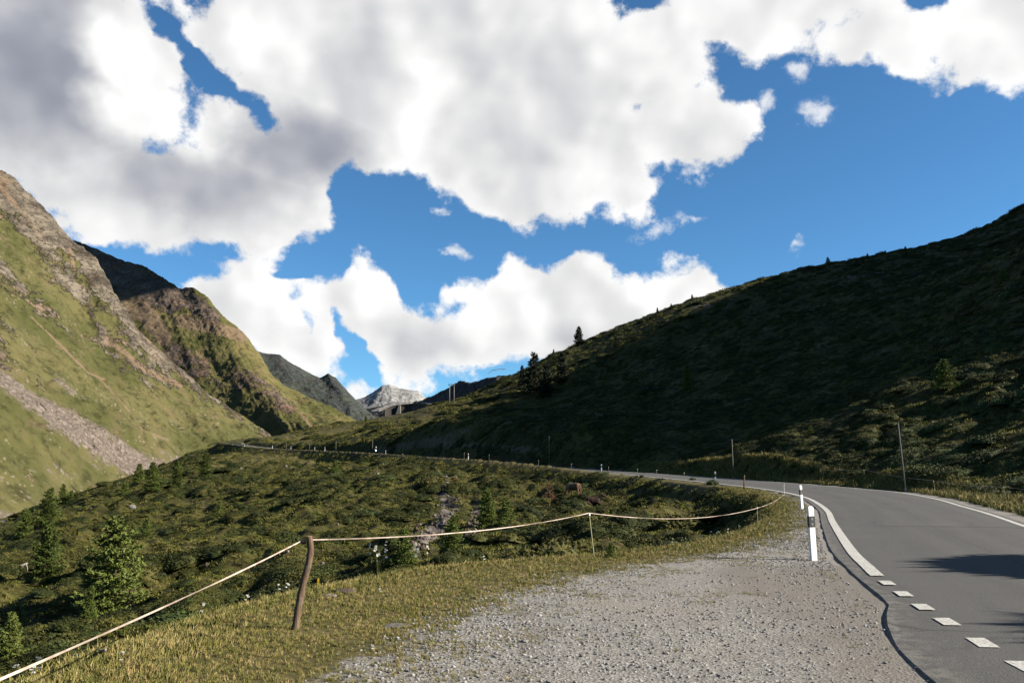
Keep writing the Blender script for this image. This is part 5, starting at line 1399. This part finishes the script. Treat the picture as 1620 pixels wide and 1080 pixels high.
snow_pole(np.array([18.9, 22.7, float(ground(18.9, 22.7))]), 4.0, 'snow pole beyond the right edge whose thin shadow crosses the asphalt')

# ------------------------------------------------------------------ fence with tape
def stake(p, h, label, lean=(0, 0), mat=MAT_STAKE, r=0.011):
    o = empty('fence_stake', p); o.rotation_euler[0], o.rotation_euler[1] = lean
    mb = MB(); mb.tube([(0, 0, -0.05), (0, 0, h)], [r, r * 0.9], 6); mb.build('rod', mat, o)
    mb = MB(); mb.tube([(0, 0, h - 0.05), (0, 0, h - 0.01)], [r * 1.9, r * 1.9], 6); mb.build('clip', MAT_WHITE, o)
    return tag(o, label, 'fence stake', 'thin fence stakes')
# the crooked wooden post
def wooden_post():
    base = np.array(P(467, 991, 8.92)); base[2] = float(ground(base[0], base[1]))
    o = empty('wooden_fence_post', base)
    top = P(489, 848, 8.92) - base
    path = [(-0.01, 0, -0.12), (0.0, 0, 0.0), (0.03, 0, 0.25), (0.065, 0.005, 0.46), (0.108, 0.005, 0.64), (0.13, 0.0, 0.80), (top[0], 0, top[2])]
    mb = MB(); mb.tube(catmull(np.array(path), 4), np.linspace(0.040, 0.034, 25)[:len(catmull(np.array(path), 4))] * (1 + 0.05 * np.sin(np.arange(25) * 2.1)), 12)
    mb.build('shaft', MAT_WOOD, o, True)
    mb = MB(); mb.tube([(top[0], 0, top[2] + 0.001), (top[0], 0, top[2] + 0.005)], [0.0335, 0.033], 12); mb.build('sawn_top', material('sawn_wood', lambda b: b.mix(b.noise(b.obj, 30, 4), (0.34, 0.24, 0.15), (0.48, 0.37, 0.25)), 0.8, 0.2), o)
    ins = MB(); ins.tube([(top[0] - 0.035, -0.005, top[2] - 0.05), (top[0] - 0.075, -0.01, top[2] - 0.05)], [0.022, 0.026], 10); ins.tube([(top[0] - 0.075, -0.01, top[2] - 0.05), (top[0] - 0.095, -0.01, top[2] - 0.05)], [0.012, 0.012], 8)
    ins.build('insulator', MAT_BLACK, o)
    tag(o, 'crooked brown wooden fence post in the grass', 'fence post')
    return base + np.array([top[0] - 0.085, -0.01, top[2] - 0.05]), base + np.array([top[0] + 0.04, 0.0, top[2] - 0.035])
ATT_L, ATT_R = wooden_post()
def tape(name, label, pts, sag, w=0.009):
    """flat twisted tape hung through its holding points"""
    q = []
    for i in range(len(pts) - 1):
        a, c = np.array(pts[i], float), np.array(pts[i + 1], float)
        n = max(8, int(np.linalg.norm(c - a) / 0.15)); n = min(n, 60)
        for t in np.linspace(0, 1, n, endpoint=False): q.append(a + (c - a) * t - np.array([0, 0, sag[i] * 4 * t * (1 - t)]))
    q.append(np.array(pts[-1], float)); q = np.array(q)
    tg = np.gradient(q, axis=0); tg /= np.linalg.norm(tg, axis=1)[:, None]
    L = np.concatenate([[0], np.cumsum(np.linalg.norm(np.diff(q, axis=0), axis=1))])
    V = []; m = 4
    for i in range(len(q)):
        a = np.cross(tg[i], (0, 0, 1)); a /= np.linalg.norm(a); c = np.cross(a, tg[i])
        ph = 0.5 * math.sin(L[i] * 1.3) + 0.35 * math.sin(L[i] * 3.7)
        e1 = c * math.cos(ph) + a * math.sin(ph); e2 = np.cross(e1, tg[i])
        for s1, s2 in ((-1, -0.15), (1, -0.15), (1, 0.15), (-1, 0.15)): V.append(q[i] + e1 * w * s1 + e2 * w * s2)
    F = []
    for i in range(len(q) - 1):
        for k in range(m): F.append((i * m + k, i * m + (k + 1) % m, (i + 1) * m + (k + 1) % m, (i + 1) * m + k))
    mb = MB(); mb.add(V, F)
    o = mb.build(name, MAT_TAPE); return tag(o, label, 'fence tape')
near = P(0, 1074, 3.6); end = near + (near - ATT_L) * 0.55
pe = np.array([end[0], end[1], float(ground(end[0], end[1]))]); stake(pe, max(0.35, end[2] - pe[2] + 0.02), 'fence stake beyond the left edge that holds the near tape')
tape('fence_tape', 'pinkish white tape running down left from the wooden post', [ATT_L, near, end], [0.02, 0.0], 0.0062)
s1 = P(940, 879, 15.97); s1[2] = float(ground(s1[0], s1[1])); t1 = P(932, 811, 15.97)
o_ = stake(s1, np.linalg.norm(t1 - s1), 'thin yellowish stake leaning in the verge right of the wooden post', (0, math.atan2(t1[0] - s1[0], t1[2] - s1[2])), r=0.012)
s2 = on_ground(1199, 25.4); t2 = P(1199, 803, s2[1]); stake(s2, t2[2] - s2[2] + 0.03, 'short pale stake in the grass where the tape starts to climb')
s3 = on_ground(1241, 50.0); stake(s3, 0.62, 'short white stake at the end of the tape by the road edge', mat=MAT_WHITE, r=0.013)
tape('fence_tape', 'white tape sagging from the wooden post past the thin stake to the road edge', [ATT_R, t1, t2, s3 + np.array([0, 0, 0.05])], [0.10, 0.20, 0.10], 0.0068)
s4 = hit(1177, 774)
o_ = empty('wooden_fence_post', s4); mb = MB(); mb.tube([(0, 0, -0.1), (0.03, 0, 0.5), (0.06, 0, 22 * s4[1] / FPX)], [0.05, 0.045, 0.04], 8); mb.build('shaft', MAT_WOOD, o_, True)
mb = MB(); mb.tube([(0.045, -0.05, 0.80), (0.045, -0.08, 0.80)], [0.02, 0.02], 8); mb.build('insulator', MAT_BLACK, o_); tag(o_, 'dark weathered fence post at the road edge between second and third white posts', 'fence post')
for u, v0, v1, lab in [(1083, 742, 757, 'far stake left of the small round verge bush'), (1039, 741, 755, 'far stake, second left of the round verge bush'), (1008, 741, 754, 'far stake, third left of the round verge bush'),
                       (964, 739, 750, 'far stake just right of the fourth white post'), (905, 736, 745, 'far stake above the standing cow'), (852, 734, 742, 'far stake left of the pole above the dead larch'), (774, 728, 737, 'far stake right of the fifth white post'), (735, 722, 731, 'far stake touching the fifth white post on its left')]:
    Y0 = 100 if u > 850 else 125
    cand = LE[:, :2] - NRM * 1.1; uu, _ = pix(cand[:, 0], cand[:, 1], LE[:, 2]); j = int(np.argmin(np.where((LE[:, 1] > 72) & (LE[:, 1] < 170), np.abs(uu - u), 1e9)))
    p = np.array([cand[j][0], cand[j][1], float(ground(cand[j][0], cand[j][1]))]); stake(p, (v1 - v0) * p[1] / FPX, lab, mat=MAT_POLE, r=0.022)
# tape on the right-hand side
rp = []
for u, v, lab in [(1300, 755, 'thin stake at the dark left end of the right hand tape'), (1369, 757, 'thin stake on the right side left of the tall snow pole'), (1480, 778, 'thin stake hidden in weeds right of the tall snow pole'), (1592, 792, 'thin stake on the right shoulder by the gravel lay-by')]:
    p = hit(u, v); stake(p, 0.72, lab, (0, -0.12), r=0.012); rp.append(p + np.array([-0.08, 0, 0.70]))
pe = rp[-1] + np.array([1.2, -6.0, -0.28]); ge = np.array([pe[0], pe[1], float(ground(pe[0], pe[1]))]); stake(ge, max(0.4, pe[2] - ge[2]), 'thin stake beyond the right edge that holds the far tape')
pe[2] = max(pe[2], ge[2] + 0.4)
tape('fence_tape', 'thin white tape along the foot of the hill on the right', rp + [pe], [0.06, 0.10, 0.12, 0.1], 0.010)

# ------------------------------------------------------------------ guard rails, switchback, power line mast
def guard_rail(pts, label, hgt=0.75):
    pts = np.array(pts); o = empty('guard_rail', pts[0]); q = pts - pts[0]
    prof = [(-0.15, 0.0), (-0.08, -0.05), (-0.02, 0.0), (0.02, 0.0), (0.08, -0.05), (0.15, 0.0)]
    tg = np.gradient(q, axis=0); tg[:, 2] = 0; tg /= np.linalg.norm(tg, axis=1)[:, None]
    V = []; m = len(prof)
    for i in range(len(q)):
        nn = np.array([-tg[i][1], tg[i][0], 0])
        for side in (0, 1):
            for zz, dd in prof: V.append(q[i] + np.array([0, 0, hgt - 0.15 + zz]) + nn * (dd + side * 0.012))
    F = []
    for i in range(len(q) - 1):
        for side in (0, 1):
            for k in range(m - 1):
                a = i * 2 * m + side * m + k; F.append((a, a + 1, a + 2 * m + 1, a + 2 * m))
    mb = MB(); mb.add(V, F); mb.build('rail', MAT_GALV, o)
    d = np.concatenate([[0], np.cumsum(np.linalg.norm(np.diff(q, axis=0), axis=1))])
    for s in np.arange(0, d[-1] + 0.1, 4.0):
        c = [np.interp(s, d, q[:, k]) for k in range(3)]
        mb = MB(); mb.box((c[0], c[1], c[2] + hgt / 2 - 0.1), (0.12, 0.12, hgt + 0.15)); mb.build('post', MAT_GALV, o)
    return tag(o, label, 'guard rail')
cand = LE[:, :2] - NRM * 0.7; uu, _ = pix(cand[:, 0], cand[:, 1], LE[:, 2])
jj = [int(np.argmin(np.where((LE[:, 1] > 255) & (LE[:, 1] < 300), np.abs(uu - u), 1e9))) for u in (391, 362)]
ii = np.arange(min(jj), max(jj) + 1, 5)
guard_rail(np.column_stack([cand[ii], [float(ground(cand[i][0], cand[i][1])) for i in ii]]), 'pale guard rail at the far end of the visible road')
MAT_CONC = material('concrete', lambda b: b.mix(b.noise(b.obj, 0.8, 6, 0.65), (0.24, 0.23, 0.21), (0.42, 0.40, 0.37)), 0.9, 0.2)
MAT_MASON = material('dark_masonry', lambda b: b.mix(b.noise(b.obj, 1.6, 6, 0.7), (0.045, 0.042, 0.040), (0.10, 0.092, 0.085)), 0.9, 0.15)
def switchback():
    px = [(600, 650, 452), (607, 646.5, 455), (616, 642.5, 458), (630, 639.5, 460), (650, 637.8, 461), (668, 637.6, 458), (684, 640, 450), (694, 643.5, 440)]
    c = catmull(np.array([P(*q) for q in px]), 5)
    o = empty('road_viaduct', c[0]); q = c - c[0]
    tg = np.gradient(q, axis=0); tg[:, 2] = 0; tg /= np.linalg.norm(tg, axis=1)[:, None]
    nn = np.column_stack([-tg[:, 1], tg[:, 0], 0 * tg[:, 0]])
    prof = [(0.0, 0.0), (6.5, 0.0), (6.5, -0.7), (0.6, -0.7), (0.0, -0.35)]
    V = []; F = []; m = len(prof)
    for i in range(len(q)):
        for d, z in prof: V.append(q[i] + nn[i] * d + np.array([0, 0, z]))
    for i in range(len(q) - 1):
        for k in range(m): F.append((i * m + k, i * m + (k + 1) % m, (i + 1) * m + (k + 1) % m, (i + 1) * m + k))
    F += [tuple(range(m)), tuple((len(q) - 1) * m + k for k in range(m))[::-1]]
    mb = MB(); mb.add(V, F); mb.build('deck', MAT_CONC, o)
    mb = MB(); V = []; F = []
    q2, n2 = q[7:-15], nn[7:-15]
    for i in range(len(q2)):
        for d, z in ((0.8, -0.7), (1.6, -0.7), (1.6, -8.0), (0.2, -8.0)): V.append(q2[i] + n2[i] * d + np.array([0, 0, z]))
    for i in range(len(q2) - 1):
        for k in range(4): F.append((i * 4 + k, i * 4 + (k + 1) % 4, (i + 1) * 4 + (k + 1) % 4, (i + 1) * 4 + k))
    mb.add(V, F); mb.build('retaining_wall', MAT_MASON, o)
    i = int(np.argmin(np.abs(pix(c[:, 0], c[:, 1], c[:, 2])[0] - 629))); b_ = q[i] - nn[i] * 0.1
    mb = MB(); mb.prism([(-1.7, -7.5), (1.5, -7.5), (1.3, -0.5), (0.4, -0.5)], -1.2, 0.9, 'y')
    v = np.vstack(mb.v); mb.v = [v + b_]; mb.build('buttress', MAT_CONC, o)
    tag(o, 'small curved viaduct of the switchback below the pale peak', 'viaduct')
    guard_rail(c + nn * 0.35, 'guard rail curving along the distant viaduct', 0.85)
switchback()
guard_rail([P(773, 592, 420), P(780, 587.5, 420), P(790, 586, 420), P(800, 586, 420)], 'thin guard rail on the crest road left of the dark conifers', 0.9)
def mast():
    a, c = hit(711, 640), hit(718, 638.5); o = empty('power_mast', a); h = 33 * a[1] / FPX; c = c - a
    c = np.array([7.0 * a[1] / FPX, 0.3, c[2] if abs(c[2]) < 2 else 0.3])
    for b_ in (np.zeros(3), c):
        mb = MB(); mb.tube([b_ + np.array([0, 0, -0.5]), np.array([b_[0], b_[1], h])], [0.14, 0.10], 8); mb.build('pole', MAT_POLE, o, True)
    mb = MB(); mb.box((c[0] / 2, c[1] / 2, h - 0.25), (c[0] + 0.9, 0.14, 0.2)); mb.build('crossarm', MAT_POLE, o)
    for t in (-0.15, 0.5, 1.15):
        mb = MB(); mb.tube([(c[0] * t, c[1] * t, h - 0.15), (c[0] * t, c[1] * t, h + 0.25)], [0.07, 0.05], 6); mb.build('insulator', MAT_BLACK, o)
    tag(o, 'H shaped wooden power mast on the slope left of the dark conifers', 'power mast')
mast()

# ------------------------------------------------------------------ animals and the rider
def organic(name, parts, mat, parent=None, voxel=0.03, smooth=2):
    """limbs and trunk grown into one continuous skin"""
    mb = MB()
    for p in parts: mb.tube(*p[:2], *(p[2:] if len(p) > 2 else ()))
    o = mb.build(name, mat, parent, True)
    m = o.modifiers.new('skin', 'REMESH'); m.mode = 'VOXEL'; m.voxel_size = voxel; m.use_smooth_shade = True
    s = o.modifiers.new('smooth', 'SMOOTH'); s.iterations = smooth; s.factor = 0.5
    return o
def _hide(c1, c2, c3):
    def f(b):
        n = b.noise(b.obj, 1.6, 3, 0.5)
        return b.ramp(n, [(0.35, c1), (0.5, c2), (0.68, c3)])
    return f
MAT_COW1 = material('tan_hide', _hide((0.12, 0.055, 0.028), (0.22, 0.115, 0.06), (0.55, 0.42, 0.30)), 0.8, 0.2)
MAT_COW2 = material('brown_hide', _hide((0.035, 0.016, 0.011), (0.06, 0.028, 0.02), (0.12, 0.06, 0.045)), 0.8, 0.2)
MAT_HORN = material('horn', lambda b: (0.45, 0.40, 0.32), 0.5, 0.4)
def el(c, n=2): return c
def cow_standing():
    p = hit(908, 785); o = empty('standing_cow', p, R(-50)); o.scale = (0.95, 0.95, 0.95)
    parts = [([(0.78, 0, 1.02), (0.70, 0, 1.0), (0.45, 0, 0.98), (0.05, 0, 0.93), (-0.35, 0, 0.95), (-0.62, 0, 1.0), (-0.74, 0, 1.04)], [0.16, 0.30, 0.34, 0.37, 0.36, 0.31, 0.18], 14),
             ([(-0.60, 0, 1.05), (-0.85, 0, 0.90), (-1.05, 0, 0.62)], [0.22, 0.17, 0.13], 10), ([(-1.0, 0, 0.70), (-1.15, 0, 0.42), (-1.20, 0, 0.25)], [0.13, 0.11, 0.07], 10)]
    for s in (-1, 1):
        parts += [([(0.62, 0.17 * s, 0.95), (0.66, 0.18 * s, 0.68), (0.78, 0.18 * s, 0.48), (0.74, 0.18 * s, 0.10), (0.72, 0.18 * s, -0.02)], [0.20, 0.13, 0.075, 0.055, 0.065], 10),
                  ([(-0.48, 0.16 * s, 0.85), (-0.50, 0.16 * s, 0.48), (-0.48, 0.16 * s, 0.12), (-0.50, 0.16 * s, -0.02)], [0.16, 0.085, 0.055, 0.065], 10),
                  ([(-1.0, 0.10 * s, 0.72), (-0.98, 0.24 * s, 0.74)], [0.05, 0.02], 6)]
    parts += [([(0.80, 0, 1.12), (0.90, 0, 0.95), (0.92, 0, 0.55)], [0.04, 0.03, 0.02], 6), ([(0.92, 0, 0.56), (0.91, 0, 0.38)], [0.05, 0.03], 6)]
    organic('body', parts, MAT_COW1, o, 0.032)
    for s in (-1, 1):
        mb = MB(); mb.tube([(-1.0, 0.08 * s, 0.80), (-1.02, 0.19 * s, 0.88), (-1.06, 0.20 * s, 0.97)], [0.025, 0.02, 0.006], 6); mb.build('horn', MAT_HORN, o, True)
    tag(o, 'tan cow standing with its head down on the bank under the road', 'cow')
cow_standing()
def cow_lying():
    p = hit(937, 799); o = empty('lying_cow', p, R(170))
    parts = [([(0.80, 0, 0.42), (0.66, 0, 0.42), (0.35, 0.02, 0.40), (0.0, 0.02, 0.38), (-0.35, 0, 0.42), (-0.58, 0, 0.48), (-0.70, 0, 0.52)], [0.16, 0.30, 0.37, 0.39, 0.35, 0.29, 0.18], 14),
             ([(-0.55, 0, 0.60), (-0.80, 0, 0.78), (-0.98, -0.02, 0.90)], [0.20, 0.15, 0.13], 10), ([(-0.95, 0, 0.92), (-1.18, -0.02, 0.80), (-1.30, -0.02, 0.72)], [0.13, 0.11, 0.075], 10),
             ([(0.55, -0.28, 0.30), (0.25, -0.48, 0.22), (0.55, -0.52, 0.06), (0.20, -0.55, 0.05)], [0.18, 0.11, 0.06, 0.06], 8), ([(0.55, 0.28, 0.30), (0.20, 0.45, 0.16), (0.0, 0.5, 0.06)], [0.18, 0.10, 0.06], 8),
             ([(-0.45, -0.20, 0.30), (-0.80, -0.25, 0.12), (-0.52, -0.30, 0.06)], [0.13, 0.08, 0.06], 8), ([(-0.45, 0.20, 0.30), (-0.80, 0.25, 0.10), (-0.55, 0.28, 0.06)], [0.13, 0.08, 0.06], 8)]
    for s in (-1, 1): parts += [([(-0.92, 0.10 * s, 0.98), (-0.90, 0.25 * s, 1.0)], [0.05, 0.02], 6)]
    organic('body', parts, MAT_COW2, o, 0.032)
    tag(o, 'dark brown cow lying in the heath below the standing cow', 'cow')
cow_lying()
MAT_LEATHER = material('black_riding_suit', lambda b: (0.02, 0.02, 0.023), 0.55, 0.4)
MAT_BIKE = material('dark_motorcycle_paint', lambda b: (0.03, 0.032, 0.038), 0.3, 0.5)
MAT_RUBBER = material('tyre_rubber', lambda b: (0.015, 0.015, 0.015), 0.8, 0.2)
MAT_LAMP = bpy.data.materials.new('headlamp_on'); MAT_LAMP.use_nodes = True
_pb = MAT_LAMP.node_tree.nodes['Principled BSDF']; _pb.inputs['Emission Color'].default_value = (1, 0.97, 0.9, 1); _pb.inputs['Emission Strength'].default_value = 3.0
def motorcycle():
    cand = LE[:, :2] + NRM * 4.2; uu, _ = pix(cand[:, 0], cand[:, 1], LE[:, 2]); j = int(np.argmin(np.where((LE[:, 1] > 160) & (LE[:, 1] < 215), np.abs(uu - 594.5), 1e9)))
    x, y = cand[j]; z = LE[j, 2] + 0.02
    d = LE[j - 8, :2] - LE[j + 8, :2]; rz = math.atan2(d[1], d[0]) - R(25)     # rides towards the viewer
    o = empty('motorcycle', (x, y, z), rz)
    for cx in (0.72, -0.72):
        mb = MB(); n = 18
        ring = [(cx + 0.27 * math.cos(t), 0, 0.31 + 0.27 * math.sin(t)) for t in np.linspace(0, 2 * math.pi, n + 1)]
        mb.tube(ring, 0.06, 8, False); w = mb.build('wheel', MAT_RUBBER, o, True)
        mb = MB(); mb.tube([(cx, -0.03, 0.31), (cx, 0.03, 0.31)], [0.21, 0.21], 16); mb.build('rim', MAT_GALV, w)
    mb = MB(); mb.tube([(-0.62, 0, 0.80), (-0.2, 0, 0.74), (0.15, 0, 0.88), (0.45, 0, 0.86)], [0.10, 0.15, 0.19, 0.10], 10); mb.build('tank_and_seat', MAT_BIKE, o, True)
    mb = MB(); mb.box((0.05, 0, 0.46), (0.55, 0.34, 0.36), 0, 0.85); mb.build('engine', MAT_GALV, o)
    mb = MB(); mb.prism([(0.45, 0.55), (0.80, 0.72), (0.78, 0.98), (0.55, 1.06), (0.42, 0.9)], -0.21, 0.21, 'y'); mb.build('fairing', MAT_BIKE, o)
    mb = MB(); mb.prism([(0.58, 1.06), (0.76, 0.98), (0.50, 1.30), (0.47, 1.30)], -0.17, 0.17, 'y'); mb.build('windscreen', MAT_REFL, o)
    for s in (-1, 1):
        mb = MB(); mb.tube([(0.72, 0.09 * s, 0.31), (0.52, 0.10 * s, 0.95)], [0.03, 0.03], 8); mb.build('fork', MAT_GALV, o)
        mb = MB(); mb.box((-0.55, 0.33 * s, 0.62), (0.45, 0.22, 0.32), 0, 0.92); mb.build('pannier', MAT_BLACK, o)
    mb = MB(); mb.tube([(0.42, -0.38, 1.05), (0.48, 0, 1.0), (0.42, 0.38, 1.05)], [0.018, 0.02, 0.018], 6); mb.build('handlebar', MAT_BLACK, o)
    mb = MB(); mb.ball((0.79, 0, 0.86), (0.05, 0.11, 0.09)); mb.build('headlight', MAT_LAMP, o, True)
    tag(o, 'dark motorcycle with its headlight on, riding towards the viewer far down the road', 'motorcycle')
    r = empty('person', (x, y, z), rz)
    parts = [([(-0.22, 0, 0.92), (-0.18, 0, 1.12), (-0.08, 0, 1.36), (-0.04, 0, 1.47), (0.0, 0, 1.56)], [0.16, 0.155, 0.19, 0.12, 0.07], 12), ([(0.0, 0, 1.52), (0.02, 0, 1.66)], [0.06, 0.09], 10)]
    for s in (-1, 1):
        parts += [([(-0.06, 0.17 * s, 1.42), (0.10, 0.30 * s, 1.20), (0.38, 0.32 * s, 1.08), (0.43, 0.33 * s, 1.06)], [0.08, 0.06, 0.05, 0.045], 8),
                  ([(-0.20, 0.10 * s, 0.93), (0.22, 0.22 * s, 0.82), (0.02, 0.24 * s, 0.42), (0.08, 0.24 * s, 0.36), (0.20, 0.24 * s, 0.36)], [0.11, 0.085, 0.06, 0.05, 0.04], 8)]
    organic('body', parts, MAT_LEATHER, r, 0.025)
    mb = MB(); mb.ball((0.03, 0, 1.70), (0.155, 0.135, 0.15), 12, 8); hm = mb.build('helmet', MAT_WHITE, r, True)
    mb = MB(); mb.ball((0.085, 0, 1.70), (0.115, 0.115, 0.055), 10, 6); mb.build('visor', MAT_BLACK, hm, True)
    tag(r, 'person in a black riding suit and white helmet on the motorcycle', 'person')
motorcycle()
